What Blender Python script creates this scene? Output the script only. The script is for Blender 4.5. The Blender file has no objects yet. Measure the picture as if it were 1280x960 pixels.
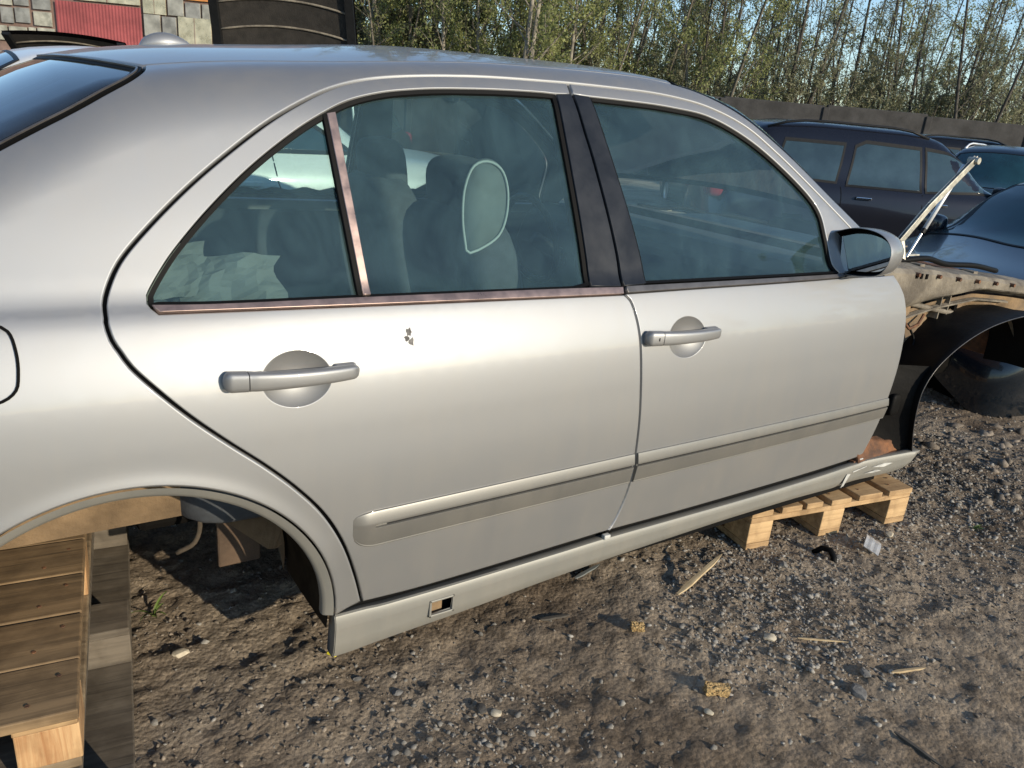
import bpy, bmesh, math, random
import numpy as np
from mathutils import Vector, Matrix, geometry
R = math.radians
random.seed(7); rng = np.random.default_rng(7)
scene = bpy.context.scene
COL = scene.collection

# ------------------------------------------------------------------ camera
cam_d = bpy.data.cameras.new('camera'); cam = bpy.data.objects.new('camera', cam_d); COL.objects.link(cam)
cam_d.sensor_width = 36.0; cam_d.lens = 27.0; cam_d.clip_start = 0.05; cam_d.clip_end = 2000
_az, _el, _ro = R(55.67), R(-19.51), R(5.27)
_f = Vector((math.cos(_el)*math.cos(_az), math.cos(_el)*math.sin(_az), math.sin(_el)))
_r = Vector((math.sin(_az), -math.cos(_az), 0)); _u = _r.cross(_f)
_rr = _r*math.cos(_ro) + _u*math.sin(_ro); _uu = _u*math.cos(_ro) - _r*math.sin(_ro)
M = Matrix((( _rr.x, _uu.x, -_f.x, -.202), (_rr.y, _uu.y, -_f.y, -2.232), (_rr.z, _uu.z, -_f.z, 1.325), (0, 0, 0, 1)))
cam.matrix_world = M
scene.camera = cam

# ------------------------------------------------------------------ sky, sun, exposure
SUN_AZ, SUN_EL = -72.0, 17.0          # degrees, mathematical azimuth from +x
w = bpy.data.worlds.new('World'); scene.world = w; w.use_nodes = True
nt = w.node_tree; nt.nodes.clear()
sky = nt.nodes.new('ShaderNodeTexSky'); sky.sky_type = 'NISHITA'; sky.sun_disc = False
sky.sun_elevation = R(SUN_EL); sky.sun_rotation = R(90 - SUN_AZ)
sky.altitude = 100; sky.air_density = 1.0; sky.dust_density = .12; sky.ozone_density = 2.5
bg = nt.nodes.new('ShaderNodeBackground'); bg.inputs[1].default_value = 0.15
wo = nt.nodes.new('ShaderNodeOutputWorld')
nt.links.new(sky.outputs[0], bg.inputs[0]); nt.links.new(bg.outputs[0], wo.inputs[0])
sd = bpy.data.lights.new('sun', 'SUN'); sd.energy = 4.0; sd.angle = R(0.55); sd.color = (1.0, .87, .67)
sun = bpy.data.objects.new('sun', sd); COL.objects.link(sun)
_sd = Vector((math.cos(R(SUN_EL))*math.cos(R(SUN_AZ)), math.cos(R(SUN_EL))*math.sin(R(SUN_AZ)), math.sin(R(SUN_EL))))
sun.rotation_euler = _sd.to_track_quat('Z', 'Y').to_euler()
scene.view_settings.view_transform = 'Standard'; scene.view_settings.look = 'None'
scene.view_settings.exposure = 0.46; scene.view_settings.gamma = 1.0
scene.render.engine = 'CYCLES'
scene.cycles.max_bounces = 8; scene.cycles.transparent_max_bounces = 24

# ------------------------------------------------------------------ materials
MATS = {}
def ramp(nt, src, stops):
    r = nt.nodes.new('ShaderNodeValToRGB'); nt.links.new(src, r.inputs[0])
    el = r.color_ramp.elements
    while len(el) < len(stops): el.new(.5)
    for e, (p, c) in zip(el, stops): e.position = p; e.color = (*c, 1) if len(c) == 3 else c
    return r
def noise(nt, scale, detail=4, rough=.55, co=None, dist=0, dims='3D'):
    n = nt.nodes.new('ShaderNodeTexNoise'); n.inputs['Scale'].default_value = scale
    n.inputs['Detail'].default_value = detail; n.inputs['Roughness'].default_value = rough; n.inputs['Distortion'].default_value = dist
    if co is not None: nt.links.new(co, n.inputs['Vector'])
    return n
def mat(name, base, rough=.5, metal=0., coat=0., var=0., vscale=6., bump=0., bscale=60., rvar=0., c2=None, stretch=None, spec=None, alpha=None, coords='Object'):
    m = bpy.data.materials.new(name); m.use_nodes = True; nt = m.node_tree
    b = nt.nodes['Principled BSDF']; b.inputs['Roughness'].default_value = rough; b.inputs['Metallic'].default_value = metal
    b.inputs['Base Color'].default_value = (*base, 1)
    if coat: b.inputs['Coat Weight'].default_value = coat; b.inputs['Coat Roughness'].default_value = .12
    if spec is not None: b.inputs['Specular IOR Level'].default_value = spec
    tc = nt.nodes.new('ShaderNodeTexCoord'); co = tc.outputs[coords]
    if stretch:
        mp = nt.nodes.new('ShaderNodeMapping'); mp.inputs['Scale'].default_value = stretch; nt.links.new(co, mp.inputs[0]); co = mp.outputs[0]
    if var or c2:
        n = noise(nt, vscale, 6, .6, co)
        lo = c2 or tuple(max(0, c*(1-var)) for c in base); hi = base if c2 else tuple(min(1, c*(1+var)) for c in base)
        r = ramp(nt, n.outputs['Fac'], [(.36, lo), (.64, hi)]); nt.links.new(r.outputs[0], b.inputs['Base Color'])
        if rvar:
            rr = ramp(nt, n.outputs['Fac'], [(.3, (rough-rvar,)*3), (.7, (rough+rvar,)*3)]); nt.links.new(rr.outputs[0], b.inputs['Roughness'])
    if bump:
        n2 = noise(nt, bscale, 5, .6, co); bp = nt.nodes.new('ShaderNodeBump'); bp.inputs['Strength'].default_value = bump
        bp.inputs['Distance'].default_value = .01; nt.links.new(n2.outputs['Fac'], bp.inputs['Height']); nt.links.new(bp.outputs[0], b.inputs['Normal'])
    MATS[name] = m; return m
def mat_glass(name, tint, dust_haze=.05, dust_haze_col=(.5, .5, .46), ior=1.5, rough=.02):
    m = bpy.data.materials.new(name); m.use_nodes = True; nt = m.node_tree; nt.nodes.clear()
    o = nt.nodes.new('ShaderNodeOutputMaterial'); tr = nt.nodes.new('ShaderNodeBsdfTransparent'); tr.inputs[0].default_value = (*tint, 1)
    gl = nt.nodes.new('ShaderNodeBsdfGlossy'); gl.inputs['Roughness'].default_value = rough; gl.inputs[0].default_value = (1, 1, 1, 1)
    fr = nt.nodes.new('ShaderNodeFresnel'); fr.inputs[0].default_value = ior
    m1 = nt.nodes.new('ShaderNodeMixShader'); nt.links.new(fr.outputs[0], m1.inputs[0]); nt.links.new(tr.outputs[0], m1.inputs[1]); nt.links.new(gl.outputs[0], m1.inputs[2])
    df = nt.nodes.new('ShaderNodeBsdfDiffuse'); df.inputs[0].default_value = (*dust_haze_col, 1)
    tc = nt.nodes.new('ShaderNodeTexCoord'); n = noise(nt, 5, 6, .65, tc.outputs['Object'], 1.2)
    r = ramp(nt, n.outputs['Fac'], [(.3, (dust_haze*.45,)*3), (.75, (dust_haze*1.6,)*3)])
    m2 = nt.nodes.new('ShaderNodeMixShader'); nt.links.new(r.outputs[0], m2.inputs[0]); nt.links.new(m1.outputs[0], m2.inputs[1]); nt.links.new(df.outputs[0], m2.inputs[2])
    nt.links.new(m2.outputs[0], o.inputs[0]); MATS[name] = m; return m

def mat_paint(name, base, rough=.34, metal=.85, coat=.5, dust_haze_col=(.42, .37, .29), dust_haze=.25):
    m = bpy.data.materials.new(name); m.use_nodes = True; nt = m.node_tree; b = nt.nodes['Principled BSDF']
    tc = nt.nodes.new('ShaderNodeTexCoord'); co = tc.outputs['Object']
    n = noise(nt, 3.1, 8, .62, co, .6); n2 = noise(nt, 34, 6, .7, co)
    mp = nt.nodes.new('ShaderNodeMapping'); mp.inputs['Scale'].default_value = (9, 9, 1.6); nt.links.new(co, mp.inputs[0]); n3 = noise(nt, 2.2, 6, .65, mp.outputs[0], .4)
    mul = nt.nodes.new('ShaderNodeMath'); mul.operation = 'MULTIPLY'; nt.links.new(n.outputs['Fac'], mul.inputs[0]); nt.links.new(n3.outputs['Fac'], mul.inputs[1])
    r = ramp(nt, mul.outputs[0], [(.12, (dust_haze*.5,)*3), (.48, (dust_haze*1.5,)*3)])
    b.inputs['Base Color'].default_value = (*base, 1); b.inputs['Metallic'].default_value = metal
    b.inputs['Roughness'].default_value = rough
    b.inputs['Coat Weight'].default_value = coat; b.inputs['Coat Roughness'].default_value = .05
    df = nt.nodes.new('ShaderNodeBsdfDiffuse'); df.inputs[0].default_value = (*dust_haze_col, 1)
    mx = nt.nodes.new('ShaderNodeMixShader'); out = nt.nodes['Material Output']
    nt.links.new(r.outputs[0], mx.inputs[0]); nt.links.new(b.outputs[0], mx.inputs[1]); nt.links.new(df.outputs[0], mx.inputs[2]); nt.links.new(mx.outputs[0], out.inputs[0])
    MATS[name] = m; return m
def mat_wood(name, base, dark, scale=1., axis=0):
    m = bpy.data.materials.new(name); m.use_nodes = True; nt = m.node_tree; b = nt.nodes['Principled BSDF']
    tc = nt.nodes.new('ShaderNodeTexCoord'); mp = nt.nodes.new('ShaderNodeMapping')
    s = [40*scale]*3; s[axis] = 2.5*scale; mp.inputs['Scale'].default_value = s
    oi = nt.nodes.new('ShaderNodeObjectInfo'); ad = nt.nodes.new('ShaderNodeVectorMath'); ad.operation = 'ADD'
    cx = nt.nodes.new('ShaderNodeCombineXYZ'); mu = nt.nodes.new('ShaderNodeMath'); mu.operation = 'MULTIPLY'; mu.inputs[1].default_value = 17.
    nt.links.new(oi.outputs['Random'], mu.inputs[0])
    for i in range(3): nt.links.new(mu.outputs[0], cx.inputs[i])
    nt.links.new(tc.outputs['Object'], mp.inputs[0]); nt.links.new(mp.outputs[0], ad.inputs[0]); nt.links.new(cx.outputs[0], ad.inputs[1])
    n = noise(nt, 1., 5, .6, ad.outputs[0], .6); n2 = noise(nt, 9., 4, .6, tc.outputs['Object'])
    r = ramp(nt, n.outputs['Fac'], [(.3, dark), (.62, base), (.9, tuple(min(1, c*1.2) for c in base))])
    mx = nt.nodes.new('ShaderNodeMixRGB'); mx.blend_type = 'MULTIPLY'; mx.inputs[0].default_value = .8
    r2 = ramp(nt, n2.outputs['Fac'], [(.35, (.45, .42, .38)), (.6, (1, 1, 1))])
    nt.links.new(r.outputs[0], mx.inputs[1]); nt.links.new(r2.outputs[0], mx.inputs[2]); nt.links.new(mx.outputs[0], b.inputs['Base Color'])
    b.inputs['Roughness'].default_value = .8
    bp = nt.nodes.new('ShaderNodeBump'); bp.inputs['Strength'].default_value = .5; bp.inputs['Distance'].default_value = .003
    nt.links.new(n.outputs['Fac'], bp.inputs['Height']); nt.links.new(bp.outputs[0], b.inputs['Normal'])
    MATS[name] = m; return m

mat_paint('silver_paint', (.262, .274, .292), .52, .76, .65, (.34, .30, .235), .15)
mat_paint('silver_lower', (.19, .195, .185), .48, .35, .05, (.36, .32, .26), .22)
mat_paint('moulding_paint', (.155, .157, .153), .42, .5, .1, (.36, .32, .26), .15)
mat_paint('dark_grey_paint', (.010, .012, .020), .25, .3, .8, (.20, .19, .17), .012)
mat_paint('black_paint', (.004, .004, .005), .25, .1, .6, (.2, .18, .15), .012)
mat_paint('blue_paint', (.004, .009, .016), .25, .3, .7, (.2, .2, .2), .015)
mat_paint('white_paint', (.66, .66, .64), .35, 0., .4, (.4, .36, .3), .1)
mat_paint('pale_paint', (.52, .55, .53), .35, .3, .4, (.4, .36, .3), .1)
for _n in ('dark_grey_paint', 'black_paint'): MATS[_n].node_tree.nodes['Principled BSDF'].inputs['Specular IOR Level'].default_value = .15; MATS[_n].node_tree.nodes['Principled BSDF'].inputs['Coat Weight'].default_value = .45
mat('black_trim', (.010, .0105, .011), .5, spec=.2, var=.2, vscale=30, bump=.03, bscale=500)
mat('pillar_trim', (.012, .0135, .017), .34, 0, 0, spec=.3, var=.25, vscale=14, rvar=.06)
mat('rubber', (.004, .004, .0042), .6, spec=.12)
mat('void_dark', (.006, .0055, .005), .9, spec=.05)
mat('gap_dark', (.004, .004, .004), .7, spec=.05)
mat('bronze_trim', (.27, .20, .18), .34, .7, var=.2, vscale=22, rvar=.08)
mat('chip', (.11, .105, .10), .8, var=.5, vscale=90)
mat('groove', (.02, .02, .02), .6, spec=.2)
mat('grey_trim', (.10, .095, .095), .35, .4, var=.2, vscale=20)
mat('chrome', (.75, .75, .74), .12, 1.)
mat('mirror', (.62, .64, .66), .02, 1.)
mat('interior', (.03, .034, .04), .8, var=.2, vscale=8)
mat('seat_cloth', (.055, .062, .072), .85, var=.15, vscale=30, bump=.1, bscale=200)
mat('seat_panel', (.12, .135, .135), .8, var=.15, vscale=12)
mat('piping', (.34, .37, .37), .6)
mat('paper', (.13, .14, .135), .8, var=.15)
mat_glass('glass', (.72, .88, .86), .14, (.125, .235, .265), 1.56)  # teal haze of sky and sunlight on the panes is mixed into the dust colour
mat_glass('rear_glass', (.10, .15, .19), .04, (.3, .34, .38), 1.6)
mat_glass('far_glass', (.10, .14, .15), .04, (.3, .32, .32), 1.55)
mat('red_lens', (.20, .015, .02), .2)
mat('lamp_lens', (.6, .62, .62), .12, .3)
mat('tyre', (.018, .018, .018), .8)
mat('rim', (.45, .45, .46), .35, .8)
mat('rusty', (.20, .085, .035), .85, var=.5, vscale=16, bump=.5, bscale=60, c2=(.075, .038, .022))
mat('dirt_metal', (.23, .20, .155), .85, vscale=9, c2=(.095, .08, .062), bump=.5, bscale=45)
mat('primer', (.25, .165, .085), .8, vscale=8, c2=(.11, .078, .05), bump=.35, bscale=40)
mat('underbody', (.05, .038, .026), .9, var=.5, vscale=9, bump=.5, bscale=40)
mat('liner', (.0045, .0045, .005), .6, vscale=7, c2=(.009, .0085, .008), bump=.2, bscale=30, spec=.08)
mat('arch_shaded', (.028, .021, .014), .95, var=.4, vscale=9, spec=.03)  # darker copy of the arch dirt, wheelhouse shade put into the colour
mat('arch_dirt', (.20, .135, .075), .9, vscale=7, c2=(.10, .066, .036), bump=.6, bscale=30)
mat('brown_plate', (.075, .048, .03), .85, var=.35, vscale=10, bump=.3, bscale=50)
mat('steel_dirty', (.42, .40, .34), .5, .5, var=.35, vscale=30)
mat('bolt_white', (.72, .73, .74), .3, .2)
mat('scratch', (.42, .42, .40), .6, var=.3, vscale=40)
mat('insulation', (.022, .019, .016), .95, var=.3, vscale=12, bump=.4, bscale=80)
mat_wood('wood_fresh', (.52, .35, .18), (.30, .18, .085), 1, 0)
mat_wood('wood_dirty', (.25, .165, .085), (.10, .066, .034), 1, 0)
mat_wood('wood_end', (.50, .32, .16), (.34, .17, .07), 2.2, 2)
mat_wood('wood_old', (.30, .225, .14), (.14, .10, .06), 1, 0)
mat_wood('wood_grey', (.15, .125, .095), (.07, .058, .045), 1, 0)
mat_wood('splinter_wood', (.55, .43, .26), (.34, .25, .14), 1, 0)
mat('concrete', (.036, .035, .035), .9, var=.35, vscale=2.2, bump=.4, bscale=14)  # base darkened so the wall looks unlit, its shade is in the colour
mat('stone_grey', (.20, .19, .175), .85, vscale=70, c2=(.10, .095, .088), bump=.3, bscale=120)
mat('stone_dark', (.085, .078, .068), .85, vscale=50, c2=(.045, .04, .035), bump=.3, bscale=120)
mat('stone_pale', (.42, .37, .28), .8, var=.2, vscale=60)
mat('crumb', (.52, .37, .17), .9, vscale=160, c2=(.30, .19, .08), bump=.7, bscale=220)
mat('grass_leaf', (.10, .15, .03), .6, var=.3, vscale=20)
mat('yellow_bit', (.7, .6, .03), .5)
mat('bark', (.12, .105, .08), .9, var=.4, vscale=9, bump=.5, bscale=25)
mat('bark_pale', (.28, .25, .20), .85, vscale=7, c2=(.10, .09, .07))
mat('bark_dark', (.06, .053, .044), .9, var=.4, vscale=9)
mat('red_sheet', (.30, .07, .07), .55, .1, var=.2, vscale=1.5)
mat('sheet_a', (.60, .53, .38), .3, .6, var=.35, vscale=2.5, rvar=.1, bump=.35, bscale=3)
mat('sheet_b', (.42, .39, .33), .38, .5, var=.3, vscale=2.5, bump=.3, bscale=3)
mat('sheet_c', (.31, .30, .27), .45, .4, var=.3, vscale=3, bump=.3, bscale=3)
mat('wall_frame', (.20, .13, .105), .7, var=.3, vscale=2)
mat('orange_sheet', (.55, .23, .06), .6, var=.2, vscale=3)
mat('pane_dirty', (.36, .35, .29), .22, 0, var=.35, vscale=3, rvar=.08)
def mat_leaf(name, a, b):
    m = bpy.data.materials.new(name); m.use_nodes = True; nt = m.node_tree; p = nt.nodes['Principled BSDF']
    oi = nt.nodes.new('ShaderNodeObjectInfo'); g = nt.nodes.new('ShaderNodeNewGeometry'); ad = nt.nodes.new('ShaderNodeMath'); ad.operation = 'MULTIPLY_ADD'
    ad.inputs[1].default_value = .45; nt.links.new(g.outputs['Random Per Island'], ad.inputs[0])
    mu = nt.nodes.new('ShaderNodeMath'); mu.operation = 'MULTIPLY'; mu.inputs[1].default_value = .55; nt.links.new(oi.outputs['Random'], mu.inputs[0]); nt.links.new(mu.outputs[0], ad.inputs[2])
    r = ramp(nt, ad.outputs[0], [(.1, a), (.9, b)]); nt.links.new(r.outputs[0], p.inputs['Base Color']); p.inputs['Roughness'].default_value = .6
    tl = nt.nodes.new('ShaderNodeBsdfTranslucent'); nt.links.new(r.outputs[0], tl.inputs[0]); mx = nt.nodes.new('ShaderNodeMixShader'); mx.inputs[0].default_value = .42
    nt.links.new(p.outputs[0], mx.inputs[1]); nt.links.new(tl.outputs[0], mx.inputs[2]); nt.links.new(mx.outputs[0], nt.nodes['Material Output'].inputs[0])
    MATS[name] = m
mat_leaf('leaf_spring', (.13, .155, .05), (.34, .36, .14))
mat_leaf('leaf_dull', (.14, .15, .085), (.32, .32, .19))
mat_leaf('leaf_dark', (.03, .045, .018), (.07, .09, .032))

# ------------------------------------------------------------------ object helpers
def obj(name, verts, faces, m, parent=None, smooth=False, normals=None):
    me = bpy.data.meshes.new(name); me.from_pydata([tuple(v) for v in verts], [], [tuple(f) for f in faces]); me.update()
    if m: me.materials.append(MATS[m] if isinstance(m, str) else m)
    if smooth or normals is not None: me.polygons.foreach_set('use_smooth', [True]*len(me.polygons))
    if normals is not None: me.normals_split_custom_set_from_vertices([tuple(n) for n in normals])
    o = bpy.data.objects.new(name, me); COL.objects.link(o)
    if parent: o.parent = parent
    return o
def tag(o, label=None, cat=None, group=None, kind=None):
    if label: o['label'] = label
    if cat: o['category'] = cat
    if group: o['group'] = group
    if kind: o['kind'] = kind
    return o
def empty(name, loc=(0, 0, 0), rz=0, label=None, cat=None, group=None):
    o = bpy.data.objects.new(name, None); COL.objects.link(o); o.location = loc; o.rotation_euler = (0, 0, rz); o.empty_display_size = .1
    return tag(o, label, cat, group)
class MB:
    def __init__(s): s.v = []; s.f = []
    def add(s, vs, fs):
        k = len(s.v); s.v += [tuple(v) for v in vs]; s.f += [tuple(i+k for i in f) for f in fs]; return s
    def box(s, lo, hi, M=None, bev=0.):
        (a, b, c), (d, e, f) = lo, hi
        if bev <= 0:
            vs = [(x, y, z) for x in (a, d) for y in (b, e) for z in (c, f)]
            fs = [(0, 1, 3, 2), (4, 6, 7, 5), (0, 4, 5, 1), (2, 3, 7, 6), (0, 2, 6, 4), (1, 5, 7, 3)]
        else:
            bm = bmesh.new(); bmesh.ops.create_cube(bm, size=1)
            for v in bm.verts: v.co = Vector(((a+d)/2+v.co.x*(d-a), (b+e)/2+v.co.y*(e-b), (c+f)/2+v.co.z*(f-c)))
            bmesh.ops.bevel(bm, geom=bm.edges[:], offset=bev, segments=2, affect='EDGES', profile=.5)
            bm.verts.index_update(); vs = [v.co.copy() for v in bm.verts]; fs = [[v.index for v in q.verts] for q in bm.faces]; bm.free()
        if M is not None: vs = [M @ Vector(v) for v in vs]
        return s.add(vs, fs)
    def tube(s, pts, rad, n=8, cap=True):
        pts = [Vector(p) for p in pts]; k = len(pts); rad = rad if hasattr(rad, '__len__') else [rad]*k
        vs = []; up = Vector((0, 0, 1)); prev = None
        for i, p in enumerate(pts):
            t = (pts[min(i+1, k-1)]-pts[max(i-1, 0)]).normalized()
            a = prev if prev is not None else (up if abs(t.z) < .9 else Vector((1, 0, 0)))
            x = (a - t*a.dot(t)).normalized(); y = t.cross(x); prev = x
            for j in range(n):
                q = 2*math.pi*j/n; vs.append(p+(x*math.cos(q)+y*math.sin(q))*rad[i])
        fs = [(i*n+j, i*n+(j+1) % n, (i+1)*n+(j+1) % n, (i+1)*n+j) for i in range(k-1) for j in range(n)]
        if cap: fs += [tuple(range(n))[::-1], tuple((k-1)*n+j for j in range(n))]
        return s.add(vs, fs)
    def loft(s, rings, closed=True, cap=True):
        n = len(rings[0]); vs = [p for r in rings for p in r]; m = n if closed else n-1
        fs = [(i*n+j, i*n+(j+1) % n, (i+1)*n+(j+1) % n, (i+1)*n+j) for i in range(len(rings)-1) for j in range(m)]
        if cap and closed: fs += [tuple(range(n))[::-1], tuple((len(rings)-1)*n+j for j in range(n))]
        return s.add(vs, fs)
    def build(s, name, m, parent=None, smooth=False, bevel=0.):
        o = obj(name, s.v, s.f, m, parent, smooth)
        if bevel:
            md = o.modifiers.new('bevel', 'BEVEL'); md.width = bevel; md.segments = 2; md.limit_method = 'ANGLE'; md.angle_limit = R(40)
        return o
def shade_auto(o, ang=35):
    me = o.data; bm = bmesh.new(); bm.from_mesh(me)
    for e in bm.edges:
        if len(e.link_faces) == 2 and e.calc_face_angle(0) > R(ang): e.smooth = False
    for f in bm.faces: f.smooth = True
    bm.to_mesh(me); bm.free(); return o
def copy_tree(o, parent=None):
    c = o.copy(); COL.objects.link(c); c.parent = parent
    for ch in list(o.children): copy_tree(ch, c)
    return c

# ------------------------------------------------------------------ smooth body surfaces
def pchip(xs, ys):
    xs = np.array(xs, float); ys = np.array(ys, float); h = np.diff(xs); d = np.diff(ys)/h
    m = np.zeros_like(xs); m[0] = d[0]; m[-1] = d[-1]
    for i in range(1, len(xs)-1):
        if d[i-1]*d[i] > 0:
            w1 = 2*h[i]+h[i-1]; w2 = h[i]+2*h[i-1]; m[i] = (w1+w2)/(w1/d[i-1]+w2/d[i])
    def f(x):
        x = np.asarray(x, float); xc = np.clip(x, xs[0], xs[-1]); i = np.clip(np.searchsorted(xs, xc)-1, 0, len(xs)-2)
        t = (xc-xs[i])/h[i]; t2 = t*t; t3 = t2*t
        r = (2*t3-3*t2+1)*ys[i]+(t3-2*t2+t)*h[i]*m[i]+(-2*t3+3*t2)*ys[i+1]+(t3-t2)*h[i]*m[i+1]
        return r+np.where(x < xs[0], (x-xs[0])*m[0], 0)+np.where(x > xs[-1], (x-xs[-1])*m[-1], 0)
    return f
def smax(a, b, K):
    h = np.clip(.5+.5*(a-b)/K, 0, 1); return a*h+b*(1-h)+K*h*(1-h)
class Surf:
    """closed car body skin: side profile x plan x top line, rounded together; parametrised by (x, s), s = arc angle of the cross-section"""
    def __init__(s, G, TA, TOP, sh, cr, K=.075, ends=None, yc=-.25, zc=.85, sc=.63):
        s.G, s.TA, s.TOP, s.sh, s.cr, s.K, s.ends, s.yc, s.zc, s.sc = G, TA, TOP, sh, cr, K, ends, yc, zc, sc
    def F(s, x, y, z):
        ay = np.abs(y); q = (ay/.6)**2
        a = (ay-(s.G(z)-s.TA(x)))*.9
        b = (z-(s.TOP(x+np.interp(x, *s.sh)*q)-np.interp(x, *s.cr)*q))*.85
        r = smax(a, b, s.K)
        if s.ends:
            x0, x1, bow, Ke = s.ends
            r = smax(r, (x0+bow*ay*ay)-x, Ke); r = smax(r, x-(x1-bow*ay*ay), Ke)
        return r
    def pt(s, x, sv):
        x = np.asarray(x, float); th = np.asarray(sv, float)/s.sc; c, n = -np.cos(th), np.sin(th)
        lo = np.zeros(x.shape); hi = np.full(x.shape, 1.9)
        for _ in range(34):
            m = (lo+hi)/2; f = s.F(x, s.yc+m*c, s.zc+m*n) > 0; hi = np.where(f, m, hi); lo = np.where(f, lo, m)
        m = (lo+hi)/2
        return np.stack([x, s.yc+m*c, s.zc+m*n], -1)
    def par(s, p):
        p = np.asarray(p, float); th = np.arctan2(p[..., 2]-s.zc, -(p[..., 1]-s.yc)); th = np.where(th < -2.2, th+2*np.pi, th)
        return np.stack([p[..., 0], th*s.sc], -1)
    def top(s, x, y):
        lo, hi = .3, 2.6
        for _ in range(40):
            m = (lo+hi)/2
            if s.F(np.array(x), np.array(y), np.array(m)) > 0: hi = m
            else: lo = m
        return (x, y, lo)
    def side(s, x, z, sg=-1):
        lo, hi = 0., 1.4
        for _ in range(40):
            m = (lo+hi)/2
            if s.F(np.array(x), np.array(m), np.array(z)) > 0: hi = m
            else: lo = m
        return (x, sg*lo, z)
    def sidev(s, x, z):
        x, z = np.asarray(x, float), np.asarray(z, float); lo = np.zeros(x.shape); hi = np.full(x.shape, 1.4)
        for _ in range(36):
            m = (lo+hi)/2; f = s.F(x, m, z) > 0; hi = np.where(f, m, hi); lo = np.where(f, lo, m)
        return np.stack([x, -lo, z], -1)
    def disp(s, x, sv, off, df):
        p = s.pt(x, sv); e = 4e-4
        a = s.pt(x+e, sv)-s.pt(x-e, sv); b = s.pt(x, sv+e)-s.pt(x, sv-e)
        n = np.cross(a, b); n /= np.linalg.norm(n, axis=-1, keepdims=True)+1e-12
        d = off if df is None else off+df(x, p[..., 2])
        return p+n*np.asarray(d)[..., None] if np.ndim(d) else p+n*d, n
    def map(s, x, sv, off=0., df=None):
        p, n = s.disp(x, sv, off, df)
        if df is not None:
            e = 6e-4
            a = s.disp(x+e, sv, off, df)[0]-s.disp(x-e, sv, off, df)[0]; b = s.disp(x, sv+e, off, df)[0]-s.disp(x, sv-e, off, df)[0]
            n = np.cross(a, b); n /= np.linalg.norm(n, axis=-1, keepdims=True)+1e-12
        return p, n

def crom(P, step):
    P = np.asarray(P, float)
    if len(P) < 3:
        n = max(2, int(np.linalg.norm(P[1]-P[0])/step)+1); t = np.linspace(0, 1, n)[:, None]; return P[0]*(1-t)+P[1]*t
    Q = np.vstack([2*P[0]-P[1], P, 2*P[-1]-P[-2]]); out = []
    for i in range(1, len(Q)-2):
        n = max(1, int(np.linalg.norm(Q[i+1]-Q[i])/step)); p0, p1, p2, p3 = Q[i-1], Q[i], Q[i+1], Q[i+2]
        d0 = np.linalg.norm(p1-p0)**.5+1e-9; d1 = np.linalg.norm(p2-p1)**.5+1e-9; d2 = np.linalg.norm(p3-p2)**.5+1e-9
        m1 = (p2-p1)/1+d1*((p1-p0)/d0-(p2-p0)/(d0+d1)); m2 = (p2-p1)+d1*((p3-p2)/d2-(p3-p1)/(d1+d2))
        for t in np.linspace(0, 1, n, endpoint=False):
            t2, t3 = t*t, t*t*t; out.append((2*t3-3*t2+1)*p1+(t3-2*t2+t)*m1+(-2*t3+3*t2)*p2+(t3-t2)*m2)
    out.append(Q[-2]); return np.array(out)
def area2(L): return np.sum(L[:, 0]*np.roll(L[:, 1], -1)-np.roll(L[:, 0], -1)*L[:, 1])/2
def inset(L, d):
    e = np.roll(L, -1, 0)-L; e /= np.linalg.norm(e, axis=1, keepdims=True)+1e-12
    n = np.stack([-e[:, 1], e[:, 0]], 1); m = n+np.roll(n, 1, 0); m /= np.linalg.norm(m, axis=1, keepdims=True)+1e-12
    c = np.clip(np.sum(m*n, 1), .45, 1)[:, None]; return L+m*d/c
def inside(L, P):
    x, y = P[:, 0][:, None], P[:, 1][:, None]; a = L; b = np.roll(L, -1, 0)
    t = ((a[:, 1] > y) != (b[:, 1] > y)) & (x < (b[:, 0]-a[:, 0])*(y-a[:, 1])/(b[:, 1]-a[:, 1]+1e-15)+a[:, 0])
    return (t.sum(1) % 2) == 1
def clean(L, tol):
    out = [L[0]]
    for p in L[1:]:
        if np.linalg.norm(p-out[-1]) > tol: out.append(p)
    if np.linalg.norm(out[0]-out[-1]) < tol: out.pop()
    return np.array(out)
def loop2(S, segs, step=.012):
    L = []
    for sg in segs: L += list(crom(S.par(np.array(sg, float)), step))
    L = clean(np.array(L), step*.25)
    return L if area2(L) > 0 else L[::-1]
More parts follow.
